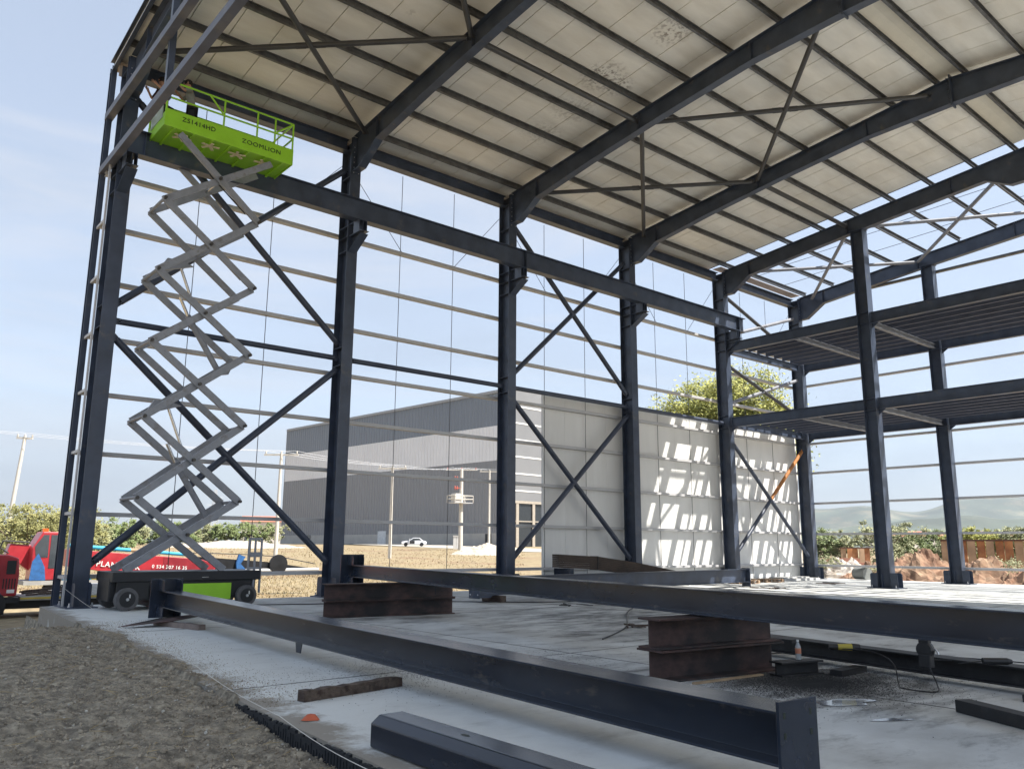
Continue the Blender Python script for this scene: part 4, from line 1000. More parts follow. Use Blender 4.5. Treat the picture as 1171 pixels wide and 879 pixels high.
# basket
bx0, bx1, by0, by1, fz = .08, 3.50, -1.62, -.22, 11.74
MB().box((bx0 + .03, by0 + .03, fz - .02), (bx1 - .03, by1 - .03, fz + .03)).build('deck', GREEN, lift)
for k in range(7):
    x = bx0 + .25 + k * .48
    MB().box((x, by0 + .04, fz - .07), (x + .05, by1 - .04, fz - .021)).build('deck_rib', GREEN, lift)
MB().box((bx0, by0, fz - .06), (bx1, by0 + .028, fz + .40)).build('side_board', GREEN, lift, bevel=.006)
MB().box((bx0, by1 - .028, fz - .06), (bx1, by1, fz + .40)).build('side_board', GREEN, lift, bevel=.006)
MB().box((bx0 + .02, by0 + .03, fz + .15), (bx1 - .02, by0 + .045, fz + .17)).build('side_lip', GREEN, lift)
MB().box((bx0, by0 + .03, fz - .05), (bx0 + .025, by1 - .03, fz + .30)).build('end_board', GREEN, lift)
MB().box((bx1 - .025, by0 + .03, fz - .05), (bx1, by1 - .03, fz + .30)).build('end_board', GREEN, lift)
for yy in (by0 + .02, by1 - .02):
    rr = MB(); r_ = .026
    zt, zm = fz + 1.15, fz + .72
    for z in ((zt,) if True else ()): rr.tube((bx0 + .03, yy, z), (bx1 - .03, yy, z), r_, 8)
    rr.tube((bx0 + .03, yy, zm), (bx1 - .03, yy, zm), r_, 8)
    for x in (bx0 + .03, 1.55, 2.45, 2.95, bx1 - .03):
        rr.tube((x, yy, fz + .38), (x, yy, zt), r_, 8)
    rr.tube((1.55, yy, zm), (1.15, yy, zt), r_, 8); rr.tube((2.95, yy, zm), (bx1 - .05, yy, zt - .02), r_, 8)
    rr.build('guard_rail', GREEN, lift)
for xx in (bx0 + .03, bx1 - .03):
    rr = MB()
    for z in (fz + 1.15, fz + .72): rr.tube((xx, by0 + .02, z), (xx, by1 - .02, z), .026, 8)
    rr.build('end_rail', GREEN, lift)
foam = mat('cream_foam', (.62, .56, .38), .9, 0, .2, 12)
rnd9 = random.Random(4)
for k in range(4):
    xx = bx0 + .55 + k * .72; fm = MB()
    for q in range(5): a = q * 1.25 + k; fm.prism(Rp(.07, .02), (xx, by0 + .35, fz - .085), (xx + .24 * math.cos(a), by0 + .35 + .2 * math.sin(a), fz - .095))
    fm.build('foam_strip', foam, lift)
rxt = (R(90), 0, 0)
textobj('ZS1414HD', .17, BLKTXT, lift, V((.50, by0 - .006, fz + .17)) - V(lift.location), rxt, xs=1.0)
textobj('ZOOMLION', .17, BLKTXT, lift, V((2.05, by0 - .006, fz + .13)) - V(lift.location), rxt, xs=1.1)
MB().box((bx0 - .02, by0 + .15, fz + .2), (bx0 - .005, by1 - .3, fz + .95)).build('plastic_sheet', mat('torn_sheet', (.45, .55, .5), .5, alpha=.6), lift)

# ------------------------------------------------------------------ people in the basket
def skinned(name, joints, edges, m_, parent, sub=2):
    me = bpy.data.meshes.new(name + '_cage'); keys = list(joints); ids = {k: i for i, k in enumerate(keys)}
    me.from_pydata([joints[k][0] for k in keys], [(ids[a], ids[b]) for a, b in edges], [])
    o = bpy.data.objects.new(name, me); COL.objects.link(o)
    md = o.modifiers.new('s', 'SKIN'); md.use_smooth_shade = True
    sv = me.skin_vertices[0].data
    for k in keys:
        r_ = joints[k][1]; sv[ids[k]].radius = (r_, r_) if not isinstance(r_, tuple) else r_
    sv[0].use_root = True
    o.modifiers.new('d', 'SUBSURF').levels = sub
    dg = bpy.context.evaluated_depsgraph_get(); dg.update()
    m2 = bpy.data.meshes.new_from_object(o.evaluated_get(dg)); bpy.data.objects.remove(o)
    m2.materials.clear(); m2.materials.append(m_)
    for p in m2.polygons: p.use_smooth = True
    ob = bpy.data.objects.new(name, m2); COL.objects.link(ob); ob.parent = parent
    return ob
def person(loc, face, label, shirt, arms, lean=(.08, 0)):
    root = empty('person', loc, label, 'person', rz=face)      # faces +x locally
    lx_, ly_ = lean
    def J(h): return V((lx_ * max(0, (h - .95)) / .6, ly_ * max(0, (h - .95)) / .6, h))
    hip, chest, neck, head = J(.95), J(1.28), J(1.50), J(1.64)
    j = {'hip': (hip, (.13, .10)), 'waist': (J(1.10), (.12, .09)), 'chest': (chest, (.15, .105)), 'nb': (J(1.43), (.09, .07)), 'neck': (neck, .05), 'h1': (J(1.57) + V((.01, 0, 0)), .075), 'h2': (J(1.66) + V((.015, 0, 0)), .09), 'h3': (J(1.73), .07)}
    e = [('hip', 'waist'), ('waist', 'chest'), ('chest', 'nb'), ('nb', 'neck'), ('neck', 'h1'), ('h1', 'h2'), ('h2', 'h3')]
    for s_, nm in ((1, 'l'), (-1, 'r')):
        j[nm + 'th'] = (V((0, s_ * .10, .86)), .085); j[nm + 'kn'] = (V((.03, s_ * .12, .49)), .055); j[nm + 'an'] = (V((-.01, s_ * .13, .09)), .04); j[nm + 'to'] = (V((.14, s_ * .14, .04)), .035)
        e += [('hip', nm + 'th'), (nm + 'th', nm + 'kn'), (nm + 'kn', nm + 'an'), (nm + 'an', nm + 'to')]
        sh_ = J(1.42) + V((0, s_ * .19, 0)); el = V(arms[nm][0]); wr = V(arms[nm][1]); hd = wr + (wr - el).normalized() * .06
        j[nm + 'sh'] = (sh_, .055); j[nm + 'el'] = (el, .042); j[nm + 'wr'] = (wr, .027); j[nm + 'hd'] = (hd, (.035, .02))
        e += [('nb', nm + 'sh'), (nm + 'sh', nm + 'el'), (nm + 'el', nm + 'wr'), (nm + 'wr', nm + 'hd')]
        dd_ = (hd - wr).normalized(); sd_ = dd_.orthogonal().normalized()
        for f in range(4):
            b_ = nm + 'f%d' % f; p = hd + sd_ * (f - 1.5) * .019
            j[b_] = (p + dd_ * (.05 + .01 * (f in (1, 2))), .008); j[b_ + 't'] = (p + dd_ * (.085 + .012 * (f in (1, 2))) + dd_.cross(sd_) * .02, .007)
            e += [(nm + 'hd', b_), (b_, b_ + 't')]
        tb_ = nm + 'tb'; j[tb_] = (wr + sd_ * .04 + dd_ * .04, .009); j[tb_ + 't'] = (wr + sd_ * .055 + dd_ * .08, .008); e += [(nm + 'wr', tb_), (tb_, tb_ + 't')]
    skinned('body', j, e, SKIN, root, 1)
    js = {k: (j[k][0], tuple(q + .018 for q in j[k][1]) if isinstance(j[k][1], tuple) else j[k][1] + .016) for k in ('hip', 'waist', 'chest', 'nb', 'lsh', 'rsh', 'lel', 'rel')}
    js['hip'] = (V((0, 0, .90)), (.145, .115))
    skinned('shirt', js, [('hip', 'waist'), ('waist', 'chest'), ('chest', 'nb'), ('nb', 'lsh'), ('nb', 'rsh'), ('lsh', 'lel'), ('rsh', 'rel')], shirt, root, 1)
    jp = {k: (j[k][0], (j[k][1] if not isinstance(j[k][1], tuple) else j[k][1][0]) + .016) for k in ('hip', 'lth', 'lkn', 'lan', 'rth', 'rkn', 'ran')}
    skinned('trousers', jp, [('hip', 'lth'), ('lth', 'lkn'), ('lkn', 'lan'), ('hip', 'rth'), ('rth', 'rkn'), ('rkn', 'ran')], PANTS, root, 1)
    for s_ in (1, -1):
        _old_build(MB().box((-.07, s_ * .135 - .045, 0), (.19, s_ * .135 + .045, .085)), 'shoe', BLACK, root, bevel=.02)
    hc = J(1.66) + V((.015, 0, 0))
    hb = MB(); hb.lathe([(.02, .105), (.06, .095), (.092, .06), (.102, .02), (.100, -.03), (.085, -.05)], hc + V((-.018, 0, .02)), 14); _old_build(hb, 'hair', HAIR, root)
    _old_build(MB().lathe([(.004, .03), (.016, .0), (.012, -.01)], hc + V((.095, 0, -.01)), 8), 'nose', SKIN, root)
    for s_ in (1, -1): _old_build(MB().lathe([(.002, -.008), (.011, 0), (.002, .008)], hc + V((.088, s_ * .032, .018)), 8), 'eye', HAIR, root)
    _old_build(MB().box(hc + V((.083, -.025, -.052)), hc + V((.094, .025, -.046))), 'mouth', mat('lip', (.25, .08, .07), .6), root)
    for s_ in (1, -1): _old_build(MB().lathe([(.01, -.03), (.022, 0), (.01, .03)], hc + V((.0, s_ * .092, -.005)), 8), 'ear', SKIN, root)
    return root
person((.95, -.85, fz + .03), R(165), 'worker in a grey shirt reaching towards the column in the lift basket', GSHIRT,
       {'l': ((.22, .30, 1.30), (.42, .22, 1.52)), 'r': ((.24, -.26, 1.32), (.46, -.16, 1.50))}, (.12, 0))
person((.36, -.45, fz + .03), R(200), 'worker in a dark maroon top at the left end of the lift basket', DSHIRT,
       {'l': ((.20, .28, 1.25), (.40, .16, 1.40)), 'r': ((.16, -.30, 1.22), (.36, -.22, 1.34))}, (.1, 0))

# ------------------------------------------------------------------ trucks at the left
GZT = -.74
tr = empty('crane_truck', (2.0, 14.2, GZT), 'red mobile crane with blue wrapped boom parked behind the corner column', 'crane truck')
yb0, yb1 = 13.6, 15.4
MB().box((.9, yb0, -.05), (9.0, yb1, .10)).build('carrier_frame', mat('dusty_grey_frame', (.30, .30, .29), .7), tr)
cab = MB().poly([(1.15, 13.7, .12), (2.0, 13.7, .12), (2.0, 13.7, 1.90), (1.38, 13.7, 1.90), (1.08, 13.7, 1.30)], (0, 1.1, 0)).build('cab', RED, tr, bevel=.04)
MB().poly([(1.22, 13.688, .95), (1.62, 13.688, .95), (1.60, 13.688, 1.78), (1.42, 13.688, 1.78), (1.16, 13.688, 1.35)], (0, .01, 0)).build('window', GLASS, cab)
MB().poly([(1.67, 13.688, .55), (1.95, 13.688, .55), (1.95, 13.688, 1.78), (1.67, 13.688, 1.78)], (0, .01, 0)).build('window', GLASS, cab)
MB().poly([(1.08, 13.684, .12), (1.62, 13.684, .12), (1.55, 13.684, .60), (1.30, 13.684, 1.10), (1.12, 13.684, .8)], (0, .012, 0)).build('blue_decal', BLUEC, cab)
MB().box((1.4, 13.9, 1.9), (1.58, 14.1, 2.02)).build('beacon', mat('beacon_orange', (.7, .12, .02), .4), cab)
MB().poly([(.35, 14.3, 1.05), (.45, 14.3, 1.45), (1.15, 14.3, 1.40), (1.15, 14.3, .45)], (0, .6, 0)).build('counterweight', RED, tr, bevel=.03)
MB().path([V((.42, 14.25, 1.1)), V((.12, 14.25, 1.3)), V((.2, 14.25, 1.55)), V((1.1, 14.25, 1.5))], .03).build('hose', BLACK, tr)
bo = MB().poly([(2.3, 13.9, .62), (2.3, 13.9, 1.26), (7.4, 13.9, .86), (8.2, 13.9, .60), (8.0, 13.9, .36), (6.4, 13.9, .30), (5.2, 13.9, .05), (4.6, 13.9, .25)], (0, .5, 0)).build('boom', RED, tr, bevel=.02)
MB().poly([(5.9, 13.885, .36), (5.9, 13.885, .95), (7.4, 13.885, .84), (8.1, 13.885, .60), (7.9, 13.885, .40)], (0, .012, 0)).build('boom_dark_panel', DRED, bo)  # darker red sheet over the outer part of the boom face
ang = math.atan2(-.58, 5.1)
textobj('PLANCELİK', .29, WHITE, tr, V((3.35, 13.87, .62)) - V(tr.location), (R(90), -ang * .9, 0), bold=True)
textobj('0 534 207 16 35', .19, WHITE, tr, V((5.45, 13.865, .52)) - V(tr.location), (R(90), -ang * .55, 0), bold=True)
MB().tube((2.3, 13.95, 1.40), (4.6, 13.95, 1.22), .075, 10).tube((5.4, 13.95, 1.16), (7.1, 13.95, 1.02), .07, 10).build('blue_sleeve', BLUE, tr)
MB().tube((4.6, 13.95, 1.22), (5.4, 13.95, 1.16), .07, 10).build('pale_sleeve', PALE, tr)
MB().tube((2.2, 13.75, .18), (3.2, 13.75, .18), .10, 10).build('lower_blue_sleeve', BLUE, tr)
MB().tube((3.2, 13.75, .18), (3.9, 13.75, .18), .10, 10).build('yellow_sleeve', YEL, tr)
MB().poly([(7.3, 14.0, .35), (7.4, 14.0, .95), (10.4, 14.0, .72), (12.6, 14.0, .42), (12.6, 14.0, .28), (8.2, 14.0, .22)], (0, .35, 0)).build('jib', BLACK, tr)
MB().tube((7.8, 13.95, .34), (12.9, 13.95, .36), .085, 10).build('jib_tube', GALV, tr)
MB().lathe([(.05, -.06), (.42, -.05), (.42, .05), (.05, .06)], (10.9, 13.9, .62), 24, 'y').build('cable_drum', BLACK, tr)
MB().path([V((7.0, 13.9, 1.12)), V((9.3, 13.9, 1.05)), V((10.9, 13.9, .95)), V((12.7, 13.9, .62))], .02).build('winch_rope', BLACK, tr)
MB().poly([(9.0, 13.85, .35), (9.4, 13.85, .40), (9.15, 13.85, .65), (9.35, 13.85, .95), (9.05, 13.85, 1.05), (8.95, 13.85, .7)], (0, .1, 0)).build('blue_cloth', BLUEC, tr)
for x in (2.0, 4.4, 5.8, 7.2):
    wh_c = MB().lathe([(.2, -.12), (.42, -.12), (.45, -.08), (.45, .08), (.42, .12), (.2, .12)], (x, 13.8, GZT + .45), 20, 'y').build('wheel', BLACK, tr)
    MB().lathe([(.05, -.02), (.2, 0), (.2, .04)], (x, 13.7, GZT + .45), 16, 'y').build('rim', GALV, wh_c)
# nearer flatbed truck, its red cab just inside the left edge
ft = empty('flatbed_truck', (-1.0, 7.6, GZT), 'nearer flatbed truck with red cab cut by the left edge', 'truck')
cx0, cx1, cy0, cy1 = -3.4, -.30, 7.5, 9.6
cab = MB().poly([(cx0, cy0, -.1), (cx1 - .02, cy0, -.1), (cx1, cy0, .55), (cx1 - .06, cy0, 1.02), (cx1 - .35, cy0, 1.12), (cx0, cy0, 1.15)], (0, cy1 - cy0, 0)).build('cab', RED, ft, bevel=.06)
MB().box((cx1 - .36, cy0 - .012, .55), (cx1 - .12, cy0 - .001, .95)).build('vent_panel', BLACK, cab)
for k in range(5): MB().box((cx1 - .42 + k * .075, cy0 - .012, .12), (cx1 - .39 + k * .075, cy0 - .001, .42)).build('grille_slot', BLACK, cab)
MB().tube((cx1 - .62, cy0 - .08, -.2), (cx1 - .62, cy0 - .08, .75), .06, 10).build('exhaust', BLACK, cab)
MB().box((cx0, cy0 - .02, -.12), (cx1 - .45, cy0 - .003, .0)).build('blue_stripe', BLUEC, cab)
MB().box((cx0, cy0, -.62), (cx1 - .3, cy1, -.12)).build('chassis', BLACK, ft)
MB().box((cx1 - .30, cy0 - .03, .0), (cx1 - .10, cy0 - .001, .10)).build('headlight', WHITE, cab)
MB().box((cx1 - .75, cy0 - .22, .45), (cx1 - .63, cy0 - .10, .85)).build('mirror', BLACK, cab)
MB().box((cx1 - .5, cy0 - .04, -.3), (cx1 + .05, cy0 + .4, -.13)).build('bumper', BLACK, ft)
bed = MB().box((cx1 + .1, cy0 + .1, -.24), (6.4, cy1, -.12)).build('flat_deck', mat('bed_grey', (.33, .32, .30), .7), ft)
MB().box((cx1 + .1, cy0 + .085, -.20), (6.4, cy0 + .099, -.15)).build('yellow_edge', YEL, bed)
MB().box((cx1 - .3, cy0 + .5, -.50), (6.2, cy1 - .5, -.25)).build('frame_rail', BLACK, ft)
for x in (-.9, 3.0, 4.2):
    wh = MB().lathe([(.2, -.13), (.36, -.13), (.39, -.09), (.39, .09), (.36, .13), (.2, .13)], (x if x > 0 else -.95, cy0 + .08, GZT + .39), 22, 'y').build('wheel', BLACK, ft)
    MB().lathe([(.05, -.03), (.2, -.01), (.2, .02)], (x if x > 0 else -.95, cy0 - .04, GZT + .39), 16, 'y').build('rim', GALV, wh)
fb = mat('pale_load', (.55, .55, .53), .6)
for k, (xa, xb, za, zb) in enumerate(((.6, 4.8, -.118, -.03), (1.5, 4.4, -.026, .09), (1.6, 3.4, .094, .17))):
    tag(MB().box((xa, cy0 + .5 + k * .2, za), (xb, cy1 - .3, zb)).build('metal_sheets', fb), ('bottom layer of pale sheets loaded on the flatbed', 'middle layer of pale sheets loaded on the flatbed', 'top layer of pale sheets loaded on the flatbed')[k], 'metal sheets', 'sheets on the flatbed')
rnd7 = random.Random(8); mb = MB()
for k in range(6):
    x = .1 + rnd7.uniform(-.3, .5); mb.prism(Rp(.08, .05), (x, cy0 + .3 + k * .1, -.09 + k * .02), (x + .8, cy0 + .4 + k * .1, -.04 + k * .02))
tag(mb.build('scrap_timber', WOOD), 'dark scrap timber lying on the front of the flatbed', 'timber')

# ------------------------------------------------------------------ vegetation
def leafmat(name, c1, c2):
    mm = bpy.data.materials.new(name); mm.use_nodes = True; t = mm.node_tree; b = t.nodes['Principled BSDF']; b.inputs['Roughness'].default_value = .6
    b.inputs['Specular IOR Level'].default_value = .25
    n = N(t, 'ShaderNodeTexNoise'); n.inputs['Scale'].default_value = 1.1; n.inputs['Detail'].default_value = 6; n.inputs['Roughness'].default_value = .8
    tcx = N(t, 'ShaderNodeTexCoord'); t.links.new(tcx.outputs['Object'], n.inputs[0])
    r = N(t, 'ShaderNodeValToRGB'); r.color_ramp.elements[0].position = .38; r.color_ramp.elements[0].color = (*c1, 1); r.color_ramp.elements[1].position = .62; r.color_ramp.elements[1].color = (*c2, 1)
    t.links.new(n.outputs[0], r.inputs[0]); t.links.new(r.outputs[0], b.inputs['Base Color'])
    return mm
LEAFS = [leafmat('olive_leaves', (.15, .155, .055), (.30, .285, .12)), leafmat('dark_green_leaves', (.11, .15, .06), (.21, .25, .10)),
         leafmat('yellow_green_leaves', (.22, .24, .055), (.42, .41, .12)), leafmat('dusty_leaves', (.20, .22, .12), (.33, .33, .18))]
BARK = mat('bark', (.12, .09, .065), .95, 0, .3, 6, .4, 20)
def foliage(n, ell, leaf, rnd, hollow=.35, gap=.0):
    """leaf faces gathered in clumps inside several ellipsoids (centre, radii)"""
    vs = []; fs = []
    tot = sum(e[1][0] * e[1][1] * e[1][2] for e in ell)
    for c, r_ in ell:
        nn = int(n * r_[0] * r_[1] * r_[2] / tot); nc = max(6, nn // 45)
        cl = []
        for k in range(nc):
            d = V((rnd.gauss(0, 1), rnd.gauss(0, 1), rnd.gauss(0, 1))).normalized(); q = rnd.uniform(hollow, 1.05) ** .6
            cl.append((V(c) + V((d.x * r_[0], d.y * r_[1], d.z * r_[2])) * q, rnd.uniform(.10, .24) * min(r_)))
        for k in range(nn):
            cc, cr_ = cl[rnd.randrange(nc)]
            p = cc + V([max(-1.9, min(1.9, rnd.gauss(0, q_))) for q_ in (1, 1, .7)]) * cr_
            a = V((rnd.gauss(0, 1), rnd.gauss(0, 1), rnd.gauss(0, 1))).normalized() * leaf * rnd.uniform(.6, 1.3); b_ = a.orthogonal().normalized() * leaf * .6
            k0 = len(vs); vs += [p - a, p + b_, p + a, p - b_]; fs.append((k0, k0 + 1, k0 + 2, k0 + 3))
    return vs, fs
def tree(x, y, z, h, rad, n, leaf, kind, label, group, seed, name='tree', cat='tree', low=.25):
    rnd = random.Random(seed)
    root = empty(name, (x, y, z), label, cat, group)
    tk = MB(); tk.tube((0, 0, -.3), (rad * .05, 0, h * .45), h * .028, 8, h * .018)
    for k in range(6):
        a = k * 1.05 + rnd.uniform(0, .6); tk.tube((rad * .04, 0, h * rnd.uniform(.22, .42)), (math.cos(a) * rad * .6, math.sin(a) * rad * .6, h * rnd.uniform(.55, .8)), h * .012, 6, h * .004)
    _old_build(tk, 'trunk', BARK, root)
    ell = []
    for k in range(9):
        a = rnd.uniform(0, 6.28); q = rnd.uniform(.1, .62); zz = rnd.uniform(low + .12, .80)
        rr = rad * rnd.uniform(.40, .62) * (1.1 - .5 * abs(zz - .5))
        ell.append(((math.cos(a) * rad * q, math.sin(a) * rad * q, h * zz), (rr, rr, min(rr * .8, h * .2))))
    ell.append(((0, 0, h * (low + 1) / 2), (rad * .6, rad * .6, h * (1 - low) * .42)))
    vs, fs = foliage(n, ell, leaf, rnd)
    mb = MB(); mb.add(vs, fs)
    me = bpy.data.meshes.new('crown'); me.from_pydata([tuple(v) for v in vs], [], fs); me.materials.append(LEAFS[kind])
    o = bpy.data.objects.new('crown', me); COL.objects.link(o); o.parent = root
    return root
# big tree behind the panels
tp = at(822, 428, 1, 34.0); tz = terrain_z(tp.x, tp.y)
tree(tp.x, tp.y, tz, (tp.z - tz) * 1.06, 8.6, 60000, .20, 2, 'large yellow-green tree rising behind the sunlit white wall panels', None, 3)
print('big tree', tp)
# left hedge of olive trees and the bushes far off
k = 0
lab_l = ['olive tree left of the first power pole', 'rounded olive tree between the pole and the red cab', 'olive tree directly above the red crane cab', 'olive tree just behind the corner column', 'bushy tree right of the corner column',
         'low bush under the lowest wall rail left of the lift', 'dark bush seen through the lowest scissor arms', 'bush left of the crossing of the lowest arms', 'bush right of the crossing of the lowest arms', 'bush above the blue cloth on the jib',
         'small tree left of the pole by the warehouse', 'last bush before the warehouse corner']
px_l = [-15, 28, 66, 100, 128, 150, 178, 205, 232, 258, 284, 306]
dep = [62, 60, 64, 70, 95, 120, 130, 135, 140, 140, 145, 150]; top_ = [570, 572, 577, 588, 590, 594, 592, 596, 594, 597, 594, 598]
for i, x in enumerate(px_l):
    p = at_depth(x, 624, dep[i]); z = terrain_z(p.x, p.y); h = (624 - top_[i]) / F_PX * dep[i] + (CAM.z - z)
    tree(p.x, p.y, z - .2, h, h * .75 if i < 4 else h * .95, 9000 if i < 4 else 5200, .10 if i < 4 else .17, [0, 0, 0, 3, 1, 3, 1, 1, 3, 1, 1, 3][i], lab_l[i], 'trees and bushes on the left horizon', 20 + i, low=.02)
lab_r = ['bush directly right of the farthest column', 'low bush left of the tall dusty bush', 'tall dusty bush against the hills between the two mezzanine columns', 'green bush right of the tall dusty bush', 'bush left of the end wall column', 'dusty bush right of the end wall column',
         'yellow-green bush above the rusty pile sheets', 'bush above the middle of the rusty pile sheets', 'bush near the right edge of the view', 'bush at the right edge of the view']
px_r = [938, 960, 1012, 1040, 1068, 1100, 1120, 1140, 1160, 1185]; dep_r = [95, 95, 80, 90, 100, 95, 85, 90, 85, 90]; top_r = [600, 600, 588, 600, 601, 598, 595, 597, 595, 597]
for i, x in enumerate(px_r):
    p = at_depth(x, 626, dep_r[i]); z = terrain_z(p.x, p.y); h = (626 - top_r[i]) / F_PX * dep_r[i] + (CAM.z - z)
    tree(p.x, p.y, z - .2, h, h * .85, 5200, .13, [1, 3, 3, 1, 1, 3, 2, 2, 3, 2][i], lab_r[i], 'bushes on the right horizon', 60 + i, low=.02)
# weeds on the soil heaps
lab_w = ['green weed clump growing on the soil heap between the mezzanine columns', 'green weed clump on the soil at the right edge', 'small weeds at the foot of the rubble behind the farthest column']
for i, (x, yb, dpt, hh, rr) in enumerate(((1020, 648, 52, 1.5, 1.6), (1160, 652, 46, 1.9, 1.8), (938, 640, 56, .8, 1.4))):
    p = at_depth(x, yb, dpt)
    vs, fs = foliage(2200, [((0, 0, hh * .45), (rr, rr, hh * .5))], .06, random.Random(90 + i), hollow=.1)
    me = bpy.data.meshes.new('weed_clump'); me.from_pydata([tuple(v) for v in vs], [], fs); me.materials.append(LEAFS[3]); o = bpy.data.objects.new('weed_clump', me); COL.objects.link(o)
    o.location = (p.x, p.y, max(p.z - hh * .6, terrain_z(p.x, p.y))); tag(o, lab_w[i], 'weeds', 'weeds on the heaps')

# dry grass tufts near the slab on the far side
rnd = random.Random(12); vs = []; fs = []
for k in range(26000):
    dpt = rnd.uniform(34, 120) if k % 2 else rnd.uniform(30, 60); px_ = rnd.uniform(-20, 600); p = at_depth(px_, 640, dpt); x, y = p.x, p.y
    if y < 9: continue
    z = terrain_z(x, y); hh = rnd.uniform(.03, .10) * (1 + dpt / 120); ww = .015 + .02 * dpt / 60; a = rnd.uniform(0, 3.14); dx, dy = math.cos(a) * ww, math.sin(a) * ww
    b = len(vs); vs += [(x - dx, y - dy, z - .02), (x + dx, y + dy, z - .02), (x + rnd.gauss(0, .06), y + rnd.gauss(0, .06), z + hh)]; fs.append((b, b + 1, b + 2))
gm = MB(); gm.add(vs, fs); tag(gm.build('dry_grass', mat('dry_grass_blades', (.30, .24, .13), .95, 0, .25, .4, col2=(.25, .16, .09), mask=(.45, .6), mscale=.08)), 'yellow dry grass of the field beyond the side wall', 'grass', kind='stuff')

# ------------------------------------------------------------------ heaps, pile sheets on the right
def heap(x, y, rx, ry, h, label, m_, seed, name='soil_heap', cat='heap', rough_=1.0):
    vs = []; fs = []; n = 46; rg_ = 26; z0 = terrain_z(x, y) - .1
    for j in range(rg_ + 1):
        t = j / rg_
        for i in range(n):
            a = 2 * math.pi * i / n; k = 1 + .22 * noise.noise(V((math.cos(a) * 1.5 + seed, math.sin(a) * 1.5, 0)))
            px_, py_ = x + rx * t * k * math.cos(a), y + ry * t * k * math.sin(a)
            zz = h * max(0, (1 - t ** 1.6)) * (1 + .45 * noise.noise(V((px_ * .5, py_ * .5, seed)))) + rough_ * (.55 * noise.noise(V((px_ * 1.6, py_ * 1.6, seed))) + .30 * noise.noise(V((px_ * 4, py_ * 4, seed))) + .14 * noise.noise(V((px_ * 9, py_ * 9, seed)))) * (1 - t ** 4)
            vs.append((px_, py_, z0 + zz))
    for j in range(rg_):
        for i in range(n): a = j * n; fs.append((a + i, a + (i + 1) % n, a + n + (i + 1) % n, a + n + i))
    tag(MB().add(vs, fs, False).build(name, m_), label, cat, 'heaps beyond the end wall')
CLAY = mat('red_brown_clay', (.20, .11, .068), .95, 0, .4, 1.6, .9, 8, col2=(.30, .20, .13), mask=(.42, .6), mscale=.9)
RUB = mat('grey_rubble', (.46, .42, .38), .95, 0, .3, 2, .9, 9, col2=(.30, .25, .20), mask=(.45, .6), mscale=1.5)
SAND = mat('pale_spoil', (.42, .37, .31), .95, 0, .15, 2, .5, 6)
def hp_(px_, dpt): p = at_depth(px_, 640, dpt); return p.x, p.y
for i, (px_, dpt, rx, ry, h, lb, mm_) in enumerate((
        (1052, 50, 4.2, 3.0, 1.7, 'red-brown clay heap between the two mezzanine columns', CLAY),
        (1125, 47, 5.0, 3.0, 1.45, 'red-brown clay heap right of the end wall column', CLAY),
        (1000, 54, 2.6, 2.4, 1.2, 'lower clay heap left of the free-standing column', CLAY),
        (955, 58, 3.4, 2.8, 1.5, 'grey rubble heap right of the farthest wall column', RUB),
        (1182, 44, 3.0, 2.4, 1.2, 'weedy clay heap at the right edge', CLAY))):
    x, y = hp_(px_, dpt); heap(x, y, rx, ry, h, lb, mm_, i * 3.7 + 1)
# pale spoil in front of the warehouse and in the field
for i, (px_, dpt, rx, ry, h, lb) in enumerate(((556, 108, 5.5, 4, 1.3, 'pale gravel heap in front of the warehouse wall'), (272, 118, 11, 5, 1.0, 'long pale spoil mound in the field seen over the jib'))):
    x, y = hp_(px_, dpt); heap(x, y, rx, ry, h, lb, SAND, 40 + i, 'gravel_heap', 'heap', .4)
# gravel road in front of the warehouse
a1, a2, a3 = at_depth(330, 625, 190), at_depth(600, 625, 125), at_depth(760, 625, 118)
def strip(pts, w_, name, m_, lift_=.03):
    mb = MB(); vs = []
    P_ = []
    for a, b in zip(pts[:-1], pts[1:]):
        for k in range(12): P_.append(a.lerp(b, k / 12))
    P_.append(pts[-1])
    for i, p in enumerate(P_):
        d = (P_[min(i + 1, len(P_) - 1)] - P_[max(i - 1, 0)]); d.z = 0; s_ = V((-d.y, d.x, 0)).normalized() * w_ / 2
        for q in (p - s_, p + s_): vs.append((q.x, q.y, terrain_z(q.x, q.y) + lift_))
    fs = [(2 * i, 2 * i + 1, 2 * i + 3, 2 * i + 2) for i in range(len(P_) - 1)]
    tag(mb.add(vs, fs).build(name, m_), kind='structure')
strip([a1, a2, a3], 13, 'gravel_road', mat('gravel_road', (.40, .37, .32), .95, 0, .15, 1), .08)

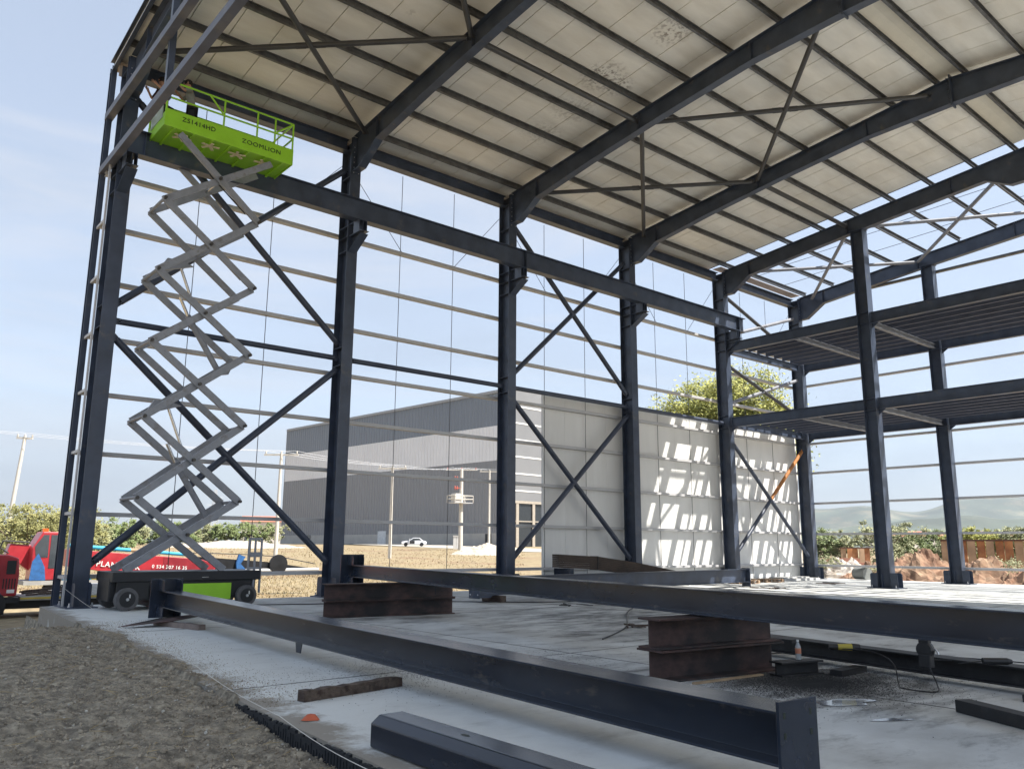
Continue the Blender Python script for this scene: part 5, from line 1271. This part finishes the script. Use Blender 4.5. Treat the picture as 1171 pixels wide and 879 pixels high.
# rusty pile sheets
for i, (pxa, pxb, dpt, zt, hh, lb) in enumerate(((1078, 1185, 60, 617, 1.35, 'long row of upright orange-rusted pile sheets at the far right'), (962, 996, 76, 626, .9, 'rusted pile sheets between the farthest column and the free-standing column'))):
    pa, pb = at_depth(pxa, 640, dpt), at_depth(pxb, 640, dpt - (4 if i == 0 else 0)); z1 = CAM.z + (626 - zt) / F_PX * dpt
    root = empty('pile_sheets', (pa.x, pa.y, terrain_z(pa.x, pa.y)), lb, 'sheet piles', 'rusty sheet piles')
    d = (pb - pa); d.z = 0; L_ = d.length; d.normalize(); s_ = d.cross(V((0, 0, 1))); nseg = int(L_ / .55); mb = MB(); mb2 = MB()
    for k in range(nseg):
        a = V((pa.x, pa.y, 0)) + d * (k * L_ / nseg); b = a + d * (L_ / nseg * .86); o_ = s_ * (.12 if k % 2 else 0)
        z0 = terrain_z(a.x, a.y) - .1
        MB().poly([a + o_ + V((0, 0, z0)), b + o_ + V((0, 0, z0)), b + o_ + V((0, 0, z1)), a + o_ + V((0, 0, z1))], s_ * .06).build('sheet_pile', mat('orange_sheet_rust', (.40, .18, .075), .85, 0, .3, 1.2, col2=(.26, .10, .045), mask=(.45, .6), mscale=.8) if (k * 7) % 5 > 1 else mat('pale_sheet_rust', (.38, .25, .16), .85, 0, .3, 1.2), root)
    MB().prism(Rp(.3, .12), V((pa.x, pa.y, z1 + .06)), V((pb.x, pb.y, z1 + .06))).build('capping_rail', mat('dark_rust_rail', (.10, .05, .035), .85), root)
# low brick-red beams stacked near the far column
p = at_depth(948, 632, 62); root = empty('beam_pile', (p.x, p.y, terrain_z(p.x, p.y)), 'pile of brown-red beams behind the rubble by the farthest column', 'beam pile')
for k in range(4): MB().prism(Rp(.5, .28), (p.x - 1.2, p.y + .2 * k, terrain_z(p.x, p.y) + .3 + .32 * k), (p.x + 2.6 - .4 * k, p.y - 2.2 + .2 * k, terrain_z(p.x, p.y) + .3 + .32 * k)).build('beam', mat('brick_red_beam', (.34, .16, .11), .8, 0, .2, 2), root)

# ------------------------------------------------------------------ warehouse
W0 = at_depth(583, 622, 150); W1 = at_depth(321, 622, 208)
W0.z = W1.z = 0; dW = (W1 - W0).normalized(); LW = (W1 - W0).length
sW = V((-dW.y, dW.x, 0));  sW = sW if sW.dot(V((1, .4, 0))) > 0 else -sW
ZB = 1.3; HT = 29.5
wh = empty('warehouse', (W0.x, W0.y, ZB), 'big grey corrugated warehouse with slanting light band behind the side wall', 'building')
def wmat(name, c):
    mm = mat(name, c, .5, .0, .04, .15); t = mm.node_tree; b = t.nodes['Principled BSDF']
    g_ = N(t, 'ShaderNodeNewGeometry'); dp = N(t, 'ShaderNodeVectorMath', operation='DOT_PRODUCT'); dp.inputs[1].default_value = tuple(dW); t.links.new(g_.outputs['Position'], dp.inputs[0])
    m1 = N(t, 'ShaderNodeMath', operation='MULTIPLY'); m1.inputs[1].default_value = 2 * math.pi / 1.0; t.links.new(dp.outputs['Value'], m1.inputs[0])
    m2 = N(t, 'ShaderNodeMath', operation='SINE'); t.links.new(m1.outputs[0], m2.inputs[0])
    bb = N(t, 'ShaderNodeBump'); bb.inputs['Strength'].default_value = .8; bb.inputs['Distance'].default_value = .12; t.links.new(m2.outputs[0], bb.inputs['Height']); t.links.new(bb.outputs[0], b.inputs['Normal'])
    return mm
def wz(px_, y_): return 0
h_all = [(0, 1.35), (1.35, 14.8), (14.8, 21.6), (21.6, HT - ZB + 0)]
zz = [ZB - 1, 3.9, 17.6, 24.3, 31.0]
nm = ['plinth', 'lower_cladding', 'light_band', 'upper_cladding']
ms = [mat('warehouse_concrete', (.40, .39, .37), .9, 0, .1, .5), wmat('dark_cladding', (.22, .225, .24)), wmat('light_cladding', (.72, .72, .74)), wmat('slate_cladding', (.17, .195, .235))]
def quad(mb, a, b, z0a, z1a, z0b, z1b, th): mb.poly([V((a.x, a.y, z0a)), V((b.x, b.y, z0b)), V((b.x, b.y, z1b)), V((a.x, a.y, z1a))], th)
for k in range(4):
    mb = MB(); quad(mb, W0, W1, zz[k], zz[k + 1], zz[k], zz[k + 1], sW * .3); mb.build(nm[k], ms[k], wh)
mb = MB(); quad(mb, W0 - sW * .25, W1 - sW * .25, 30.7, 31.25, 30.7, 31.25, sW * .24); mb.build('roof_flashing', mat('flashing_grey', (.28, .29, .31), .5), wh)
# right hand facade
W2 = W0 + sW * 60
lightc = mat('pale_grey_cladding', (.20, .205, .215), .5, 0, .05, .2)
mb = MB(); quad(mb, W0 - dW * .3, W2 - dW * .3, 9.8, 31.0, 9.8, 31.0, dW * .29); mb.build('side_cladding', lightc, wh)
for k in range(6):
    z = 11.6 + k * 3.2; mb = MB(); quad(mb, W0 - dW * .36 + sW * .1, W2 - dW * .36, z, z + .28, z, z + .28, dW * .05); mb.build('white_seam', WHITE, wh)
mb = MB(); quad(mb, W0 - dW * .2, W2 - dW * .2, ZB - 1, 9.8, ZB - 1, 9.8, dW * .1); mb.build('glazed_front', mat('dark_glazing', (.03, .035, .04), .2), wh)
crm = mat('cream_frame', (.36, .32, .27), .8)
mb = MB()
for k in range(14):
    a = W0 + sW * (1.2 + k * 4.4); quad(mb, a - dW * .45, a + sW * .7 - dW * .45, ZB - 1, 9.8, ZB - 1, 9.8, dW * .2)
mb.build('front_pillars', crm, wh)
mb = MB(); quad(mb, W0 - dW * .5, W2 - dW * .5, 9.4, 9.9, 9.4, 9.9, dW * .12); quad(mb, W0 - dW * .4, W2 - dW * .4, 6.0, 6.2, 6.0, 6.2, dW * .12); mb.build('front_lintel', crm, wh)
mb = MB(); mb.poly([V((W0.x, W0.y, 31.0)), V((W1.x, W1.y, 31.0)), V((W1.x, W1.y, 31)) + sW * 60, V((W0.x, W0.y, 31.0)) + sW * 60], (0, 0, .3)); mb.build('roof', ms[3], wh)
mb = MB(); quad(mb, W1, W1 + sW * 60, ZB - 1, 31, ZB - 1, 31, dW * .3); mb.build('rear_wall', ms[1], wh)
dk_ = W0.lerp(W1, .46); mb = MB(); quad(mb, dk_ - sW * .1, dk_ + dW * 3.0 - sW * .1, ZB - .3, 4.6, ZB - .3, 4.6, sW * .08); mb.build('door', mat('white_door', (.6, .62, .64), .6), wh)
dk_ = W0.lerp(W1, .83); mb = MB(); quad(mb, dk_ - sW * .1, dk_ + dW * 1.8 - sW * .1, ZB - .3, 3.9, ZB - .3, 3.9, sW * .08); mb.build('door', GLASS, wh)
dk_ = W0.lerp(W1, .06); mb = MB(); quad(mb, dk_ - sW * .1, dk_ + dW * 1.6 - sW * .1, ZB - .3, 3.8, ZB - .3, 3.8, sW * .08); mb.build('door', BLACK, wh)

# parked car
cp = at_depth(473, 621.5, 140); zc = terrain_z(cp.x, cp.y) + .1; car = empty('parked_car', (cp.x, cp.y, zc), 'white saloon car with an open door parked by the warehouse', 'car')
car.rotation_euler = (0, 0, math.atan2(rt0.y, rt0.x) + .15)
WP = mat('white_car_paint', (.72, .74, .78), .3, 0, .02, coat=.5)
_old_build(MB().poly([(-2.1, -.85, .3), (2.15, -.85, .3), (2.2, -.85, .75), (1.75, -.85, .95), (-1.2, -.85, .9), (-2.1, -.85, .75)], (0, 1.7, 0)), 'body', WP, car, bevel=.08)
_old_build(MB().poly([(-.9, -.75, .92), (1.6, -.75, .94), (.95, -.75, 1.42), (-.1, -.75, 1.42)], (0, 1.5, 0)), 'cabin', WP, car, bevel=.06)
_old_build(MB().poly([(-.7, -.77, .96), (1.35, -.77, .97), (.88, -.77, 1.34), (-.06, -.77, 1.34)], (0, .02, 0)), 'window', GLASS, car)
_old_build(MB().box((-.75, -.87, .42), (.15, -.855, .92)), 'door_opening', BLACK, car)
_old_build(MB().box((-.80, -1.5, .38), (-.74, -.86, 1.3)), 'open_door', WP, car, bevel=.02)
for x in (-1.35, 1.35):
    for yy in (-.82, .82): _old_build(MB().lathe([(.1, -.1), (.32, -.1), (.32, .1), (.1, .1)], (x, yy, .32), 18, 'y'), 'wheel', BLACK, car)
# white kiosk by the transformer pole
kp = at_depth(522, 622, 128); kz = terrain_z(kp.x, kp.y)
ks = empty('electrical_cabinet', (kp.x, kp.y, kz), 'pale electrical cabinet at the foot of the transformer pole', 'cabinet'); ks.rotation_euler = (0, 0, -.7)
_old_build(MB().box((-.5, -.4, 0), (.5, .4, 2.0)), 'housing', WHITE, ks, bevel=.03); _old_build(MB().box((-.56, -.46, 2.0), (.56, .46, 2.1)), 'lid', WHITE, ks)
_old_build(MB().box((-.01, -.41, .15), (.01, -.401, 1.9)), 'door_gap', BLACK, ks)

# ------------------------------------------------------------------ poles and wires
tops = []
def pole(px_t, py_t, px_b, dpt, label, arm_=1.6, trans=False):
    t = at_depth(px_t, py_t, dpt); z0 = terrain_z(t.x, t.y)
    root = empty('power_pole', (t.x, t.y, z0), label, 'power pole', 'power line poles'); H = t.z - z0
    r_ = .20 if not trans else .36
    _old_build(MB().tube((0, 0, -.3), (0, 0, H), r_, 12, r_ * .65), 'shaft', POLE, root)
    _old_build(MB().prism(Rp(.14, .14), (-rt0 * arm_).to_tuple() and tuple(V((0, 0, H - .15)) - rt0 * arm_), tuple(V((0, 0, H - .15)) + rt0 * arm_)), 'crossarm', POLE, root)
    for q in (-1, 0, 1):
        b = V((0, 0, H)) + rt0 * arm_ * .9 * q
        _old_build(MB().lathe([(.03, -.08), (.09, 0), (.05, .06), (.08, .12), (.04, .2)], b, 8), 'insulator', POLE if not trans else mat('red_insulator', (.45, .10, .07), .5), root)
    if trans:
        rd = mat('red_insulator', (.45, .10, .07), .5)
        _old_build(MB().box((-1.9, -1.0, H * .58 - .1), (1.5, 1.0, H * .58)), 'platform', GALV, root)
        rr_ = MB()
        for z in (H * .58 + .5, H * .58 + 1.0):
            for ya in (-1.0, 1.0): rr_.tube((-1.9, ya, z), (1.5, ya, z), .06, 6)
            for xa in (-1.9, 1.5): rr_.tube((xa, -1, z), (xa, 1, z), .06, 6)
        for xa in (-1.9, -.2, 1.5):
            for ya in (-1, 1): rr_.tube((xa, ya, H * .58), (xa, ya, H * .58 + 1.0), .06, 6)
        _old_build(rr_, 'railing', POLE, root)
        _old_build(MB().box((-1.5, -.6, H * .58), (-.5, .6, H * .58 + 1.3)), 'transformer', POLE, root, bevel=.08)
        for z in (H * .76, H * .88):
            _old_build(MB().prism(Rp(.1, .1), (-1.3, 0, z), (.3, 0, z)), 'bracket', rd, root)
            for q in (-1.2, -.8): _old_build(MB().lathe([(.04, -.3), (.12, -.15), (.05, 0), (.12, .15), (.04, .3)], (q, 0, z), 8), 'insulator', rd, root)
    tops.append((t, arm_)); return root
pole(20, 498, 8, 70, 'leaning pale power pole at the left edge', .7).rotation_euler = (0, R(3.2), 0)
pole(322, 518, 316, 76, 'pale power pole at the left corner of the warehouse')
pole(449, 534, 446, 92, 'pale power pole before the warehouse left of the transformer')
pole(528, 536, 525, 124, 'thick transformer pole with platform and red insulators in front of the warehouse', 2.4, True)
pole(560, 538, 558, 132, 'power pole partly behind the column at the warehouse corner')
pts0 = at_depth(-150, 480, 66)
seq = [(pts0, 1.6)] + tops
for k in range(len(seq) - 1):
    for q in (-1, 0, 1):
        a = seq[k][0] + rt0 * q * 1.4 + V((0, 0, .2)); b = seq[k + 1][0] + rt0 * q * 1.4 + V((0, 0, .2)); pp = []
        for i in range(13): t = i / 12; pp.append(a.lerp(b, t) - V((0, 0, .045 * (b - a).length * .5 * 4 * t * (1 - t) * .5)))
        tag(MB().path(pp, .017, 4).build('power_line', ALU), 'overhead wire %s, %s of three' % (['left of the first pole', 'between the first two poles', 'between the second and third poles', 'between the third pole and the transformer', 'right of the transformer pole'][k], ('nearest', 'middle', 'farthest')[q + 1]), 'wire', 'overhead wires')
# lattice pylon far off
pp_ = at_depth(243, 612, 420); py0 = terrain_z(pp_.x, pp_.y)
lp = MB()
for sx, sy in ((-1, -1), (1, -1), (1, 1), (-1, 1)): lp.tube((sx * 2.5, sy * 2.5, 0), (sx * .4, sy * .4, 28), .13, 4)
for k in range(9):
    z0, z1 = k * 3.1, k * 3.1 + 3.1; r0, r1 = 2.5 - 2.1 * z0 / 28, 2.5 - 2.1 * z1 / 28
    lp.tube((-r0, -r0, z0), (r1, -r1, z1), .08, 4); lp.tube((r0, -r0, z0), (-r1, -r1, z1), .08, 4)
for z in (20, 24): lp.tube((-4, 0, z), (4, 0, z), .12, 4)
o = _old_build(lp, 'lattice_pylon', GALV); o.location = (pp_.x, pp_.y, py0); tag(o, 'faint lattice pylon on the left horizon seen through the scissor arms', 'pylon')

# ------------------------------------------------------------------ hills and far houses
HILL = mat('hazy_hill', (.09, .11, .085), .95, 0, .35, .004, 0, 1, col2=(.17, .165, .12), mask=(.50, .62), mscale=.006)
def hill(name, pxs, dpt, m_, thick, seed):
    """a ridge of real depth: crest line, front slope and back slope"""
    vs = []; fs = []; n = len(pxs) - 1; res = 14; line = []
    for i in range(n):
        for k in range(res):
            t = k / res; t2 = t * t * (3 - 2 * t); line.append((pxs[i][0] + (pxs[i + 1][0] - pxs[i][0]) * t, pxs[i][1] + (pxs[i + 1][1] - pxs[i][1]) * t2))
    line.append(pxs[-1]); rows = 9
    for r_ in range(rows * 2 + 1):
        f = 1 - abs(r_ - rows) / rows; off = (r_ - rows) / rows * thick
        for j, (x, y) in enumerate(line):
            p = at_depth(x, 624, dpt); hgt = (624 - y) / F_PX * dpt
            d = V((p.x - CAM.x, p.y - CAM.y, 0)).normalized()
            q = p + d * off; s_ = f * f * (3 - 2 * f)
            vs.append((q.x, q.y, -1 + (hgt + 2) * s_ + hgt * .16 * noise.noise(V((q.x * .0022, q.y * .0022, seed))) * f))
    m2 = len(line)
    for r_ in range(rows * 2):
        for j in range(m2 - 1): a = r_ * m2 + j; fs.append((a, a + 1, a + m2 + 1, a + m2))
    tag(MB().add(vs, fs, True).build(name, m_), kind='structure')
hill('near_hill', [(880, 612), (950, 603), (1000, 596), (1060, 588), (1110, 585), (1150, 590), (1230, 588), (1300, 595), (1400, 612)], 2600, HILL, 700, 1)
hill('far_hill', [(700, 606), (820, 596), (930, 580), (990, 575), (1050, 581), (1110, 572), (1171, 568), (1260, 572), (1400, 590), (1500, 608)], 5200, HILL, 1500, 2)
hill('horizon_hill', [(-300, 612), (-100, 604), (60, 607), (250, 611), (420, 607), (640, 604), (760, 600), (900, 590)], 5800, HILL, 1300, 3)
roofm = mat('terracotta_roof', (.42, .17, .11), .8); wallm = mat('house_wall', (.62, .58, .52), .8)
for i, (px_, dpt, wd, lb) in enumerate(((300, 330, 16, 'low house with red roof left of the warehouse'), (1030, 380, 30, 'pale building with red roof under the hills between the mezzanine columns'), (1095, 400, 34, 'pale low building right of the end wall column'), (1150, 380, 26, 'pale low building near the right edge below the hills'))):
    p = at_depth(px_, 622, dpt); z = terrain_z(p.x, p.y)
    h_ = empty('house', (p.x, p.y, z), lb, 'house', 'far houses'); h_.rotation_euler = (0, 0, math.atan2(rt0.y, rt0.x) + .2)
    hh = 5.6 if i else 9
    _old_build(MB().box((-wd / 2, -5, -.5), (wd / 2, 5, hh)), 'wall', wallm, h_)
    _old_build(MB().poly([(-wd / 2 - .6, -5.6, hh), (-wd / 2 - .6, 5.6, hh), (-wd / 2 - .6, 0, hh + 2.4)], (wd + 1.2, 0, 0)), 'roof', roofm, h_)
    for k in range(int(wd / 4)): _old_build(MB().box((-wd / 2 + 1.4 + k * 4, -5.06, 1.6), (-wd / 2 + 2.8 + k * 4, -5.01, 3.2)), 'window', GLASS, h_)

# ------------------------------------------------------------------ air
hz = MB().box((-8200, -8200, -3.0), (8800, 8800, 620)).build('haze', MATS['wire'])
hm = bpy.data.materials.new('haze_air'); hm.use_nodes = True; t = hm.node_tree; t.nodes.clear()
pv = N(t, 'ShaderNodeVolumePrincipled'); pv.inputs['Color'].default_value = (.50, .56, .66, 1); pv.inputs['Density'].default_value = 1.0e-4; pv.inputs['Anisotropy'].default_value = .2
ov = N(t, 'ShaderNodeOutputMaterial'); t.links.new(pv.outputs[0], ov.inputs['Volume'])
hz.data.materials.clear(); hz.data.materials.append(hm); tag(hz, 'pale hazy air over the fields and hills', 'haze', kind='stuff')
SC.cycles.volume_bounces = 0
SC.cycles.max_bounces = 8
SC.cycles.use_denoising = True
